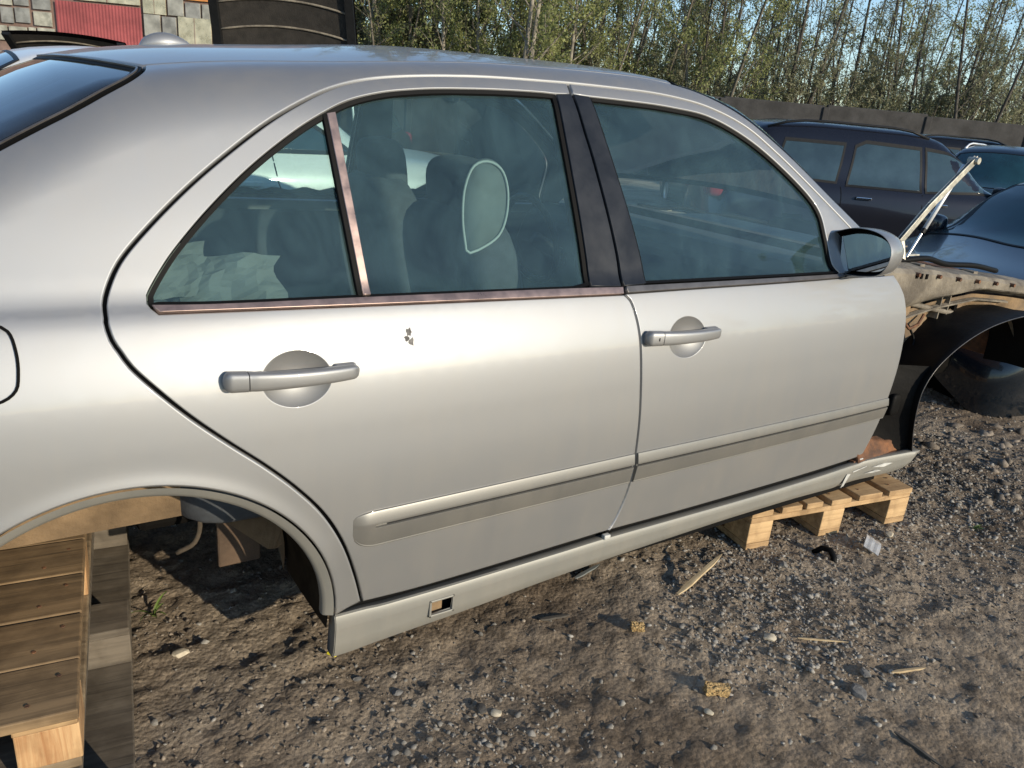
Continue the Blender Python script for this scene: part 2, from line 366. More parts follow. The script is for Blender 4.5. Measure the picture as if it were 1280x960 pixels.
def panel(name, S, segs, m, parent, gap=0., off=0., grid=.03, r=.0022, depth=.016, df=None, refine=(), step=.012, extra=None, edge=True):
    L = loop2(S, segs, step) if not isinstance(segs, np.ndarray) else segs
    if gap: L = inset(L, gap)
    L0 = inset(L, r) if edge else L
    lo, hi = L0.min(0), L0.max(0); gx, gy = np.meshgrid(np.arange(lo[0]+grid*.37, hi[0], grid), np.arange(lo[1]+grid*.41, hi[1], grid))
    gy = gy+(np.arange(gx.shape[1]) % 2)[None, :]*grid*.5
    P = np.stack([gx.ravel(), gy.ravel()], 1)
    for (cx, cz, rx, rz, g) in refine:
        if g == 0:   # elliptical cup: rings of points that follow its rim
            Q = []
            for k in (1.30, 1.15, 1.07, 1.03, 1.0, .985, .96, .92, .86, .78, .68, .56, .42, .26, .1):
                for a in np.linspace(0, 2*math.pi, 72 if k > .6 else 36, endpoint=False): Q.append((cx+rx*k*math.cos(a), cz+rz*k*math.sin(a)))
            Q = S.par(S.sidev(*np.array(Q).T)); c = S.par(np.array(S.side(cx, cz))); P = P[((P[:, 0]-c[0])/(rx*1.45))**2+((P[:, 1]-c[1])/(rz*1.45))**2 > 1]; P = np.vstack([P, Q]); continue
        c = S.par(np.array(S.side(cx, cz)))
        ax, ay = np.meshgrid(np.arange(-rx, rx, g), np.arange(-rz, rz, g)); Q = np.stack([ax.ravel()+c[0], ay.ravel()+c[1]], 1)
        P = P[~((np.abs(P[:, 0]-c[0]) < rx+g*.5) & (np.abs(P[:, 1]-c[1]) < rz+g*.5))]; P = np.vstack([P, Q])
    if extra is not None: P = np.vstack([P, extra])
    P = P[inside(inset(L0, min(grid, .02)*(.45 if extra is None else .2)), P)]
    allp = np.vstack([L0, P]); n = len(L0)
    res = geometry.delaunay_2d_cdt([Vector((float(a), float(b))) for a, b in allp], [(i, (i+1) % n) for i in range(n)], [list(range(n))], 1, 1e-6)
    V = np.array([(v.x, v.y) for v in res[0]]); faces = [list(f) for f in res[2]]; src = {}
    for i, o in enumerate(res[3]):
        for k in o:
            if k < n: src[k] = i
    p, nn = S.map(V[:, 0], V[:, 1], off, df)
    verts = list(p); norms = list(nn); fs = []
    for f in faces:
        a = area2(V[f]); f = f if a > 0 else f[::-1]; fs.append(f)
    a0 = np.cross(verts[fs[0][1]]-verts[fs[0][0]], verts[fs[0][2]]-verts[fs[0][0]])
    if edge:
        e, en = S.map(L[:, 0], L[:, 1], off-r*.55, None); k = len(verts)
        p0 = np.array([p[src[i]] for i in range(n)]); n0 = np.array([nn[src[i]] for i in range(n)])
        if df is not None:
            d = df(L[:, 0], e[:, 2]); e = e+en*np.asarray(d)[:, None]
        out = e-p0; out -= en*np.sum(out*en, 1)[:, None]; out /= np.linalg.norm(out, axis=1, keepdims=True)+1e-9
        n1 = out+en*.8; n1 /= np.linalg.norm(n1, axis=1, keepdims=True)
        verts += list(e); norms += list(n1); verts += list(e-en*depth); norms += list(out)
        for i in range(n):
            j = (i+1) % n
            if i not in src or j not in src: continue
            fs.append([src[i], k+i, k+j, src[j]]); fs.append([k+i, k+n+i, k+n+j, k+j])
    norms = np.array(norms)
    if np.dot(a0, norms[fs[0][0]]) < 0: fs = [f[::-1] for f in fs]
    return obj(name, verts, fs, m, parent, normals=norms)
def strip(name, S, segA, segB, m, parent, off=0., thick=.006, step=.015):
    """narrow band between two edge curves, stands proud of the skin by off"""
    return panel(name, S, [segA, segB[::-1]], m, parent, off=off, grid=.05, r=.0012, depth=thick+max(off, 0), step=step)

# ------------------------------------------------------------------ the silver sedan on pallets
from mathutils import noise as mnoise
S = Surf(
    pchip([.10,.16,.22,.27,.32,.45,.60,.70,.75,.80,.84,.87,.90,.925,.94,.955,.97,1.0,1.1,1.2,1.3,1.4,1.5],
          [.835,.852,.861,.868,.874,.887,.892,.889,.8855,.8795,.870,.8605,.849,.8375,.828,.8155,.8065,.793,.748,.700,.650,.600,.548]),
    pchip([-1.3,-.8,-.3,.3,1.2,1.9,2.4,2.9],[.085,.032,.010,.0,.0,.005,.016,.04]),
    pchip([-1.4,-1.1,-.80,-.66,-.52,-.36,-.20,-.08,.1,.4,.8,1.1,1.3,1.5,1.62,1.72,1.85,2.1,2.3,2.5],
          [.97,.985,.995,1.03,1.11,1.21,1.3,1.355,1.394,1.429,1.468,1.476,1.479,1.467,1.449,1.424,1.367,1.217,1.091,.97]),
    ([-.6,-.1,.7,1.3,2.0],[-.09,-.07,0,.05,.10]), ([-.7,-.1,.7,1.3,2.1],[.01,.045,.06,.045,.01]), .075)
TP = lambda x, y: S.top(x, y)
SD = lambda x, z: S.side(x, z)
# edge lines of the body, in car coordinates (x forward from the rear axle region, y left, z up)
D = [(-.076,-.824,.939),(-.075,-.809,.958),(-.067,-.797,.981),(-.044,-.779,1.022),(.008,-.755,1.077),(.105,-.717,1.162),(.231,-.673,1.254),(.321,-.642,1.306),(.390,-.618,1.337),(.458,-.599,1.357),(.531,-.588,1.371),(.675,-.580,1.387),(.802,-.579,1.395),(.938,-.580,1.400),(1.008,-.580,1.402),(1.136,-.583,1.403),(1.356,-.590,1.398),(1.493,-.601,1.380),(1.633,-.626,1.337),(1.743,-.658,1.274),(1.861,-.696,1.196),(1.992,-.737,1.107),(2.041,-.752,1.072)]
D_EXT = D+[SD(2.10, 1.028), SD(2.15, .99)]
RDR = [(-.076,-.824,.939),(-.077,-.828,.933),(-.072,-.842,.905),(-.062,-.850,.885),(-.048,-.860,.860),(-.008,-.874,.813),(.040,-.882,.762),(.101,-.887,.705),(.168,-.891,.645),(.224,-.892,.588),(.280,-.890,.518),(.324,-.886,.436),(.359,-.876,.334),(.378,-.866,.262)]
BOT_R = [(.378,-.866,.254),(.514,-.865,.250),(.930,-.867,.260),(1.088,-.868,.265)]
BOT_F = [(1.092,-.868,.265),(1.286,-.867,.265),(1.535,-.866,.266),(1.919,-.863,.269),(2.138,-.859,.274),(2.266,-.857,.277)]
B_LOW = [(1.058,-.837,.926),(1.075,-.843,.911),(1.088,-.859,.874),(1.097,-.874,.826),(1.101,-.881,.788),(1.111,-.889,.702),(1.121,-.892,.613),(1.128,-.890,.520),(1.131,-.888,.472),(1.131,-.885,.426),(1.125,-.880,.371),(1.109,-.872,.307),(1.090,-.867,.262)]
B_UP = [(1.010,-.581,1.401),(1.007,-.605,1.376),(1.020,-.650,1.300),(1.033,-.685,1.230),(1.061,-.788,1.010),(1.060,-.825,.944)]
FDF = [(2.232,-.823,.929),(2.261,-.838,.896),(2.280,-.849,.866),(2.289,-.859,.835),(2.298,-.869,.785),(2.307,-.875,.706),(2.309,-.879,.611),(2.303,-.877,.509),(2.296,-.873,.427),(2.285,-.865,.352),(2.266,-.857,.277)]
RW_OUT = [(-.003,-.816,.951),(-.007,-.811,.957),(-.006,-.804,.969),(-.002,-.801,.976),(.019,-.788,1.006),(.044,-.774,1.037),(.115,-.742,1.109),(.200,-.708,1.182),(.289,-.677,1.245),(.359,-.656,1.287),(.419,-.638,1.315),(.499,-.623,1.337),(.582,-.615,1.350),(.660,-.611,1.358),(.800,-.608,1.367),(.923,-.607,1.371),(.955,-.608,1.371)]
RW_R = [(.955,-.608,1.371),(.958,-.687,1.227),(.962,-.788,1.012),(.960,-.820,.949)]
BR_T = [(-.003,-.814,.953),(.089,-.818,.950),(.394,-.821,.948),(.916,-.826,.943),(1.058,-.828,.940)]
BR_B = [(.007,-.823,.942),(.087,-.826,.941),(.390,-.831,.936),(.910,-.836,.928),(1.055,-.837,.926)]
FW_L = [(1.059,-.608,1.374),(1.092,-.684,1.233),(1.135,-.789,1.008),(1.138,-.823,.946)]
FW_T = [(1.059,-.608,1.374),(1.197,-.610,1.373),(1.340,-.613,1.369),(1.480,-.620,1.355),(1.620,-.644,1.308),(1.733,-.673,1.247),(1.860,-.719,1.158),(1.897,-.738,1.111),(1.910,-.770,1.041),(1.921,-.805,.963),(1.940,-.820,.944)]
FW_B = [(1.138,-.823,.946),(1.40,-.82,.945),(1.70,-.82,.944),(1.940,-.820,.944)]
BF_T = [(1.069,-.826,.941)]+[(1.138,-.826,.941),(1.40,-.826,.940),(1.70,-.826,.940),(1.955,-.826,.940)]
BF_B = [(1.069,-.836,.928),(1.338,-.835,.929),(1.596,-.833,.929),(1.824,-.831,.930),(1.955,-.829,.931)]
BF_DOOR = BF_B+[(2.06,-.828,.930),(2.130,-.828,.929),(2.232,-.823,.929)]
RG_OUT = [SD(-.66, .965), SD(-.56, 1.0), (-.38,-.705,1.085), (-.194,-.663,1.194),(-.122,-.644,1.236),(-.046,-.622,1.280),(.022,-.583,1.320),(.046,-.548,1.335),(.054,-.515,1.342)]
AC, AR = (-.08, .25), .392
arch = lambda a, rr=AR: SD(AC[0]+rr*math.cos(a), AC[1]+rr*math.sin(a))
ARCH = [arch(R(a)) for a in np.linspace(-2, 182, 47)]

car = empty('sedan', (0, 0, 0), 0, 'stripped silver four-door sedan without wheels, front fender or bonnet, propped on pallets', 'car')
# quarter panel with C-pillar, roof rail and A-pillar in one pressing
RAIL = [TP(.054, -.50), TP(.20, -.505), TP(.45, -.51), TP(.8, -.51), TP(1.15, -.515), TP(1.40, -.535), TP(1.60, -.585), TP(1.80, -.645), TP(2.0, -.70), TP(2.14, -.735)]
side_segs = [D_EXT[::-1], RDR, [(.378,-.866,.254), arch(R(-2))], ARCH, [SD(-.475, .24), SD(-.9, .27), SD(-1.12, .36)], [SD(-1.12, .36), SD(-1.16, .65), SD(-1.12, .90)],
             [SD(-1.12, .90), SD(-.9, .925), SD(-.66, .955)], RG_OUT, RAIL, [TP(2.14, -.735), SD(2.15, .99)]]
def flare(x, z):   # soft swelling of the wing around the wheel opening, slight hollow above it
    d = np.sqrt((x-AC[0])**2+(z-AC[1])**2)-AR
    return .0035*np.exp(-(np.maximum(d, 0)/.022)**2)
parts_r = []
_bx, _bz = np.meshgrid(np.arange(-1.1, 2.3, .022), [.905,.915,.9235,.931,.938,.945,.952,.959,.966,.974,.983,.995]); BELT = S.par(S.sidev(_bx.ravel(), _bz.ravel()))
sp = panel('side_panel', S, side_segs, 'silver_paint', car, gap=.0036, grid=.026, r=.004, depth=.02, df=flare, step=.011, extra=np.vstack([BELT, S.par(S.sidev(*np.array([(AC[0]+(AR+d)*math.cos(a), AC[1]+(AR+d)*math.sin(a)) for d in (.006,.011,.016,.022,.029,.037,.047,.06) for a in np.linspace(R(-2), R(182), 110)]).T))]))
parts_r.append(sp)
# rolled lip of the wheel arch
rings = []; LA = np.linspace(R(-1), R(181), 90)
for rr, dy in ((AR-.000, -.0005), (AR-.003, .001), (AR-.014, .0065), (AR-.0205, .011), (AR-.0225, .020), (AR-.0205, .034)):
    q_ = S.sidev(AC[0]+rr*np.cos(LA), AC[1]+rr*np.sin(LA)); rings.append([Vector(v)+Vector((0, dy, 0)) for v in q_])
lip = MB().loft(rings, closed=False); lo = lip.build('arch_lip', 'silver_lower', sp, smooth=True)
# fuel flap seam
FL = [(-.29, .930), (-.235, .938), (-.215, .928), (-.207, .897), (-.208, .861), (-.214, .838), (-.235, .822), (-.30, .818), (-.355, .824), (-.372, .845), (-.372, .90), (-.355, .924)]
fl = S.par(np.array([SD(x, z) for x, z in FL])); fl = crom(np.vstack([fl, fl[:1]]), .008)[:-1]; fl = fl if area2(fl) > 0 else fl[::-1]
def ring(name, L, wd, off, m, parent, depth=.006, lift=0., Sx=None):
    Sx = Sx or S; I = inset(L, wd); a, na = Sx.map(L[:, 0], L[:, 1], off+lift); b, nb = Sx.map(I[:, 0], I[:, 1], off); n = len(L)
    c = b-nb*depth; a2 = a-na*depth; V = list(a)+list(b)+list(c)+list(a2); fs = []
    for i in range(n):
        j = (i+1) % n; fs += [(i, j, n+j, n+i), (n+i, n+j, 2*n+j, 2*n+i), (3*n+i, 3*n+j, j, i)]
    o = obj(name, V, fs, m, parent); return shade_auto(o, 40)
ring('fuel_flap_seam', fl, .0045, .0035, 'gap_dark', sp, .002)
# dark closing sheets behind every shut line
for nm, a, b in (('door_jamb', D_EXT, None), ('door_jamb', RDR, None)):
    pth = S.par(np.array(a)); pth = crom(pth, .02); t = np.gradient(pth, axis=0); t /= np.linalg.norm(t, axis=1, keepdims=True); nrm = np.stack([-t[:, 1], t[:, 0]], 1)
    p0, _ = S.map(*(pth+nrm*.03).T, -.017); p1, _ = S.map(*(pth-nrm*.03).T, -.017)
    MB().loft([list(p0), list(p1)], closed=False).build(nm, 'rubber', sp)
pth = crom(S.par(np.array(B_UP[:1]+B_UP[1:]+B_LOW)), .02); t = np.gradient(pth, axis=0); t /= np.linalg.norm(t, axis=1, keepdims=True); nrm = np.stack([-t[:, 1], t[:, 0]], 1)
p0, _ = S.map(*(pth+nrm*.035).T, -.019); p1, _ = S.map(*(pth-nrm*.035).T, -.019)
MB().loft([list(p0), list(p1)], closed=False).build('pillar_post', 'rubber', sp)

# door handle cups
def cup(cx, cz):
    def f(x, z):
        q = ((x-cx)/.067)**2+((z-cz)/.053)**2
        return -.023*np.clip(1-q, 0, 1)**.9
    return f
RC, FC = (.232, .811), (1.263, .809)
dent = lambda x, z: cup(*RC)(x, z)
# rear door
rd = panel('rear_door', S, [B_LOW, BOT_R[::-1], RDR[::-1], D[:15], [(1.008,-.580,1.402), (1.004,-.605,1.374)], [(1.003,-.606,1.3735)]+RW_OUT[::-1], BR_B], 'silver_paint', car,
           gap=.0032, grid=.026, r=.0022, depth=.018, df=dent, refine=[(RC[0], RC[1], .067, .053, 0)], step=.010, extra=BELT)
fd = panel('front_door', S, [B_LOW[::-1], BF_DOOR, FDF, BOT_F[::-1]], 'silver_paint', car,
           gap=.0032, grid=.026, r=.0022, depth=.018, df=cup(*FC), refine=[(FC[0], FC[1], .067, .053, 0)], step=.010, extra=BELT)
fr = panel('window_frame', S, [[(1.012,-.605,1.374), (1.013,-.580,1.402)], [(1.013,-.580,1.402)]+D[15:]+[SD(2.085, 1.036)], [SD(2.085, 1.036), SD(2.07, .975), SD(2.03, .937)], [SD(2.03, .937), (1.942,-.822,.940)], FW_T[::-1]],
           'silver_paint', fd, gap=.0026, grid=.03, r=.003, depth=.018, step=.010)
# windows
rwl = loop2(S, [RW_OUT, RW_R, BR_T[:4][::-1]], .012); fwl = loop2(S, [FW_L, FW_B, FW_T[::-1]], .012)
DV_L = [(.357,-.657,1.285), (.364,-.735,1.13), (.375,-.817,.953)]; DV_M = [(.366,-.656,1.288), (.374,-.735,1.13), (.385,-.817,.953)]; DV_R = [(.384,-.654,1.292), (.391,-.735,1.13), (.401,-.817,.953)]
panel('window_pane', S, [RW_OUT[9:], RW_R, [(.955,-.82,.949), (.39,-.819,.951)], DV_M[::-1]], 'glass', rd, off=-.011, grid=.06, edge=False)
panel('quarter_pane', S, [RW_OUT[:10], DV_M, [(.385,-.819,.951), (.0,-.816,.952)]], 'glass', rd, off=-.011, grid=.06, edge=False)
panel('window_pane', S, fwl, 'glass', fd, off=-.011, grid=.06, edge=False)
ring('window_seal', rwl, .0085, -.004, 'rubber', rd, .010, .003); ring('window_seal', fwl, .008, -.004, 'rubber', fd, .010, .003)
strip('divider_seal', S, DV_L, DV_M, 'rubber', rd, .000, .010); strip('divider_bar', S, DV_M, DV_R, 'bronze_trim', rd, .003, .012)
strip('belt_trim', S, BR_T, BR_B, 'bronze_trim', rd, .0045, .010); strip('belt_trim', S, BF_T, BF_B, 'grey_trim', fd, .0045, .010)
PR = [(1.003,-.605,1.374), (1.016,-.650,1.300), (1.029,-.685,1.230), (1.057,-.788,1.010), (1.055,-.825,.943)]
PF = [(1.012,-.605,1.374), (1.025,-.650,1.300), (1.038,-.685,1.230), (1.066,-.788,1.010), (1.066,-.825,.943)]
strip('pillar_cover', S, [(.959,-.608,1.371), (.962,-.687,1.227), (.966,-.788,1.012), (.964,-.820,.946)], PR, 'pillar_trim', rd, .0015, .012)
strip('pillar_cover', S, PF, FW_L, 'pillar_trim', fd, .0015, .012)
# body-side mouldings
def moulding(xa, xb, za, zb, parent, round_a):
    prof = [(0, 0), (.0, .004), (.03, .0062), (.06, .0055), (.10, .0066), (.50, .0098), (.55, .0104), (.57, .0104), (.58, .0050), (.645, .0050), (.655, .0108), (.68, .0110), (.72, .0106), (.95, .0058), (.99, .004), (1.0, 0)]
    xs = np.concatenate([np.linspace(xa, xa+.06, 14), np.linspace(xa+.09, xb, 34)]); rings = []
    for x in xs:
        t = (x-xa)/(xb-xa); z0 = za[0]*(1-t)+za[1]*t; z1 = zb[0]*(1-t)+zb[1]*t; k = 1.
        e = 0.
        if round_a:
            d = min(1, (x-xa)/.055); e = (1-math.sqrt(max(0, 1-(1-d)**2)))*.030; k = math.sin(min(1, (d*1.5+.04))*math.pi/2)
        zz0, zz1 = z0+e*1.25, z1-e*.45; gk = 0 if (round_a and x < xa+.05) else 1
        oo = np.array([.0107*k if (.575 < a < .65 and not gk) else o*k for a, o in prof]); q_ = S.sidev(np.full(len(prof), x), zz0+(zz1-zz0)*np.array([a for a, _ in prof])); q_[:, 1] -= oo
        r_ = [tuple(v) for v in q_]
        rings.append(r_)
    mb = MB().loft(rings, closed=False); n = len(prof)
    mb.f += [tuple(range(n)), tuple((len(rings)-1)*n+i for i in range(n))[::-1]]
    md_ = shade_auto(mb.build('body_moulding', 'moulding_paint', parent), 22)
    xi = np.linspace(xa+(.075 if round_a else .004), xb-.004, 40); t = (xi-xa)/(xb-xa); z0 = za[0]*(1-t)+za[1]*t; z1 = zb[0]*(1-t)+zb[1]*t
    rr_ = []
    for f_ in (.583, .642): q_ = S.sidev(xi, z0+(z1-z0)*f_); q_[:, 1] -= .0066; rr_.append([tuple(v) for v in q_])
    MB().loft(rr_, closed=False).build('moulding_groove', 'groove', md_)
    return md_
moulding(.345, 1.1215, (.411, .419), (.500, .506), rd, True); moulding(1.1345, 2.296, (.419, .429), (.506, .506), fd, False)
# door handles
def handle(x0, x1, zc, parent, keyhole):
    def rng_(xs, b0, b1, endin):
        rs = []
        L_ = x1-x0
        for i, x in enumerate(xs):
            t = (x-x0)/L_; y = SD(x, zc)[1]
            bow = math.sin(math.pi*min(1, max(0, t)))**.7
            a = .011+.002*bow; cy = y-.012-.016*bow
            if t < .2: a = .014; cy = y-.013-.008*t/.2
            hb = (b0*(1-t)+b1*t)
            k = 1.
            if t < .05: k = math.sqrt(max(.05, 1-((.05-t)/.05)**2))
            if t > .93: k = math.sqrt(max(.05, 1-((t-.93)/.07)**2)); cy += (1-k)*.004
            zz = zc+.002-.004*t
            rs.append([(x, cy-a*abs(math.cos(q))**.45*math.copysign(1, math.cos(q))*k, zz+hb*k*abs(math.sin(q))**.62*math.copysign(1, math.sin(q))) for q in np.linspace(0, 2*math.pi, 25)[:-1]])
        return rs
    L_ = x1-x0; xs = x0+L_*np.linspace(.165, 1, 40)
    h = MB().loft(rng_(xs, .0185, .0135, 0)).build('door_handle', 'silver_paint', parent, smooth=True); shade_auto(h, 45)
    c = MB().loft(rng_(x0+L_*np.linspace(0, .158, 16), .0190, .0140, 0)).build('handle_cap', 'silver_paint', parent, smooth=True); shade_auto(c, 45)
    sx = x0+L_*np.linspace(.82, .99, 5)
    for xa, xb in ((x0+.004, x0+.075), (x1-.05, x1-.006)):
        y = SD((xa+xb)/2, zc)[1]; MB().box((xa, y-.012, zc-.014), (xb, y+.004, zc+.012)).build('handle_foot', 'silver_paint', parent, bevel=.004)
    if keyhole:
        y = SD(x0+.027, zc)[1]; kx = x0+L_*.115; MB().box((kx-.004, y-.0315, zc-.002), (kx+.004, y-.010, zc+.006)).build('key_slot', 'rubber', parent)
handle(.094, .353, .8225, rd, False); handle(1.106, 1.372, .820, fd, True)
# chips in the paint of the rear door
for (cx, cz, rad) in ((.470, .880, .010), (.474, .862, .008), (.464, .869, .007)):
    L = []
    for q in range(11): a = 2*math.pi*q/11; rr = rad*random.uniform(.55, 1.25); L.append(SD(cx+rr*math.cos(a)*.8, cz+rr*math.sin(a)))
    L = S.par(np.array(L)); L = L if area2(L) > 0 else L[::-1]
    panel('paint_chip', S, L, 'chip', rd, off=.0008, grid=.02, edge=False)

# sill cover, its jack opening, bent front end
xs = sorted(set(list(np.linspace(.318, 2.53, 90))+[.552, .556, .612, .616]))
s_top = pchip([.31,.395,.43,.516,.935,1.093,1.545,1.931,2.20,2.235,2.262,2.38,2.53],[.238,.236,.233,.233,.239,.243,.243,.248,.262,.264,.270,.276,.283])
s_bot = pchip([.318,.337,.425,.707,.892,1.366,1.68,1.923,2.107,2.214,2.384,2.481,2.515,2.53],[.112,.112,.118,.133,.147,.168,.176,.177,.176,.183,.192,.207,.235,.278])
flr = pchip([.3,1.9,2.1,2.235,2.3,2.53],[0,0,.004,.008,.016,.052])
prof = [(.07, .034), (.03, .022), (.0, .006), (.02, .0005), (.05, -.001), (.15, -.0035), (.28, -.004), (.285, -.004), (.62, -.001), (.625, -.001), (.80, .002), (.94, .009), (1., .020), (.98, .045)]
rings = []
for x in xs:
    zt, zb = s_top(x), s_bot(x); rr = []
    for a, o in prof:
        z = zt+(zb-zt)*a; y = -.864+.012*max(0, (zt-z-.03))*3-flr(x)+o
        if .40 < x < 2.3: z += 0
        rr.append((x, y, z))
    rings.append(rr)
mb = MB().loft(rings, closed=False); n = len(prof)
ia, ib = xs.index(.556), xs.index(.612)
mb.f = [f for f in mb.f if not (ia <= f[0]//n < ib and f[0] % n in (7,))]
mb.f += [tuple(range(n))]
sill = shade_auto(mb.build('sill_cover', 'silver_lower', car), 30); md = sill.modifiers.new('thick', 'SOLIDIFY'); md.thickness = .003; md.offset = -1
jx0, jx1 = .556, .612; jt, jb = s_top(.58)+(s_bot(.58)-s_top(.58))*.285, s_top(.58)+(s_bot(.58)-s_top(.58))*.62
mb = MB()
for a, b in (((jx0-.006, jb-.006), (jx0, jt+.005)), ((jx1, jb-.006), (jx1+.006, jt+.005)), ((jx0-.006, jb-.006), (jx1+.006, jb)), ((jx0-.006, jt), (jx1+.006, jt+.005))):
    mb.box((a[0], -.8705, a[1]), (b[0], -.862, b[1]))
mb.build('jack_opening_frame', 'silver_lower', sill, bevel=.0015)
MB().box((jx0-.01, -.850, jb-.012), (jx1-.018, -.842, jt+.008)).build('jack_socket', 'primer', sill)
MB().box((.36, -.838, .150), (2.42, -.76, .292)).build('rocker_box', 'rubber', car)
# torn edges and scratches on the bent end of the sill
for pts in ([(2.17,.235),(2.19,.233),(2.165,.190),(2.15,.186)], [(2.20,.240),(2.27,.252),(2.27,.249),(2.205,.236)], [(2.30,.243),(2.36,.252),(2.40,.249),(2.36,.238),(2.33,.240)], [(2.27,.222),(2.32,.229),(2.35,.224),(2.31,.220)]):
    vs = []
    for x, z in pts: vs.append((x, -.864-flr(x)-.0062, z))
    obj('sill_scratch', vs+[(a, b+.002, c) for a, b, c in vs], [tuple(range(len(pts))), tuple(range(len(pts), 2*len(pts)))[::-1]], 'scratch', sill)
# small clips at the door/sill joints
for x in (1.095, 2.252): MB().box((x-.012, -.868, s_top(x)-.004), (x+.010, -.852, s_top(x)+.010)).build('sill_clip', 'scratch', sill, bevel=.003)

# roof, glass, glass seals
ry = np.linspace(-.5, .5, 13)
REAR = [TP(-.085+.139*(abs(y)/.5)**1.7, y) for y in ry]
LW = lambda y: 1.40+.075*(1-(abs(y)/.535)**2)
FRONT = [TP(LW(y), y) for y in np.linspace(.53, -.53, 13)]
railL = [(x, -y, z) for x, y, z in RAIL[:6]]
roof = panel('roof', S, [REAR, railL, FRONT, RAIL[:6][::-1]], 'silver_paint', car, gap=.002, grid=.04, r=.003, depth=.01, step=.02)
RG_L = [(x, -y, z) for x, y, z in RG_OUT]
RGTOP = [TP(-.083+.137*(abs(y)/.515)**1.7, y) for y in np.linspace(-.515, .515, 13)]
RGBOT = [TP(-.70-.03*(1-(y/.6)**2), y) for y in np.linspace(.64, -.64, 9)]
rgl = loop2(S, [RG_OUT, RGTOP, RG_L[::-1], RGBOT], .016)
rgl = inset(rgl, .003)
ring('rear_window_seal', rgl, .020, -.004, 'rubber', car, .008, .004)
ring('rear_window_strip', inset(rgl, .006), .0035, .0015, 'grey_trim', car, .006)
panel('rear_window', S, inset(rgl, .017), 'rear_glass', car, off=-.005, grid=.06, edge=False)
WS = [[TP(1.42, -.54), TP(1.60, -.59), TP(1.80, -.65), TP(2.0, -.705), TP(2.14, -.74)], [TP(2.16+.12*(1-(y/.74)**2), y) for y in np.linspace(-.73, .73, 9)],
      [TP(2.14, .74), TP(2.0, .705), TP(1.80, .65), TP(1.60, .59), TP(1.42, .54)], [TP(LW(y)+.012, y) for y in np.linspace(.53, -.53, 9)]]
wsl = inset(loop2(S, WS, .02), .004)
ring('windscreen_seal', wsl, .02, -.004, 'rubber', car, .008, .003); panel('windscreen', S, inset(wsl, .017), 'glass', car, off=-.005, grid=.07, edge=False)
bootlid = panel('boot_lid', S, [[TP(-.74, -.62), TP(-.9, -.63), TP(-1.2, -.62)], [TP(-1.2, -.62), TP(-1.2, 0), TP(-1.2, .62)], [TP(-1.2, .62), TP(-.9, .63), TP(-.74, .62)], [TP(-.74, .62), TP(-.77, 0), TP(-.74, -.62)]], 'silver_paint', car, gap=.003, grid=.06, step=.03)
# roof aerial fin
fx = MB(); rings = []
for i, t in enumerate(np.linspace(0, 1, 13)):
    x = .125+.125*t; hgt = .034*math.sin(math.pi*min(1, t*1.02))**.55*(.75+.4*(1-t)) if 0 < t < 1 else .002
    y0 = .02; zb = TP(x, y0)[2]-.004; wd = .024*math.sin(math.pi*(.08+.86*t))
    rings.append([(x, y0+wd*math.cos(q), zb+(hgt if math.sin(q) > 0 else .003)*math.sin(q)) for q in np.linspace(0, 2*math.pi, 15)[:-1]])
fx.loft(rings).build('roof_aerial', 'silver_paint', car, smooth=True)

# inner faces: lining of pillars, doors and roof
lin = [panel('pillar_lining', S, side_segs, 'interior', car, gap=.012, off=-.045, grid=.06, edge=False, step=.03)]
dcard = panel('door_card', S, [B_LOW, BOT_R[::-1], RDR[::-1], [RDR[0], (-.003,-.823,.942)], BR_B], 'interior', rd, gap=.012, off=-.07, grid=.06, edge=False, step=.03)
dcard2 = panel('door_card', S, [B_LOW[::-1], BF_DOOR, FDF, BOT_F[::-1]], 'interior', fd, gap=.012, off=-.07, grid=.06, edge=False, step=.03)
panel('door_lining', S, [D[:15], [(1.008,-.580,1.402), (1.004,-.605,1.374)], RW_OUT[::-1], [RW_OUT[0], D[0]]], 'interior', rd, gap=.002, off=-.03, grid=.06, edge=False, step=.03)
panel('frame_lining', S, [[(1.012,-.605,1.374), (1.013,-.580,1.402)], D[15:]+[SD(2.085, 1.036)], [SD(2.085, 1.036), SD(2.03, .937)], [SD(2.03, .937), (1.942,-.822,.940)], FW_T[::-1]], 'interior', fd, gap=.002, off=-.03, grid=.06, edge=False, step=.03)
strip('post_lining', S, [(.955,-.608,1.371), (.958,-.687,1.227), (.962,-.788,1.012), (.960,-.820,.943)], [(1.063,-.608,1.374), (1.094,-.684,1.233), (1.137,-.789,1.008), (1.138,-.825,.943)], 'interior', car, -.04, .005)
lin.append(bpy.data.objects['post_lining'])
panel('headlining', S, [REAR, railL, FRONT, RAIL[:6][::-1]], 'interior', car, gap=-.02, off=-.045, grid=.08, edge=False, step=.04)
# left-hand side of the car: the same pressings mirrored
for o in (sp, rd, fd, lin[0], lin[1], sill):
    c = copy_tree(o, car); c.scale = (1, -1, 1)
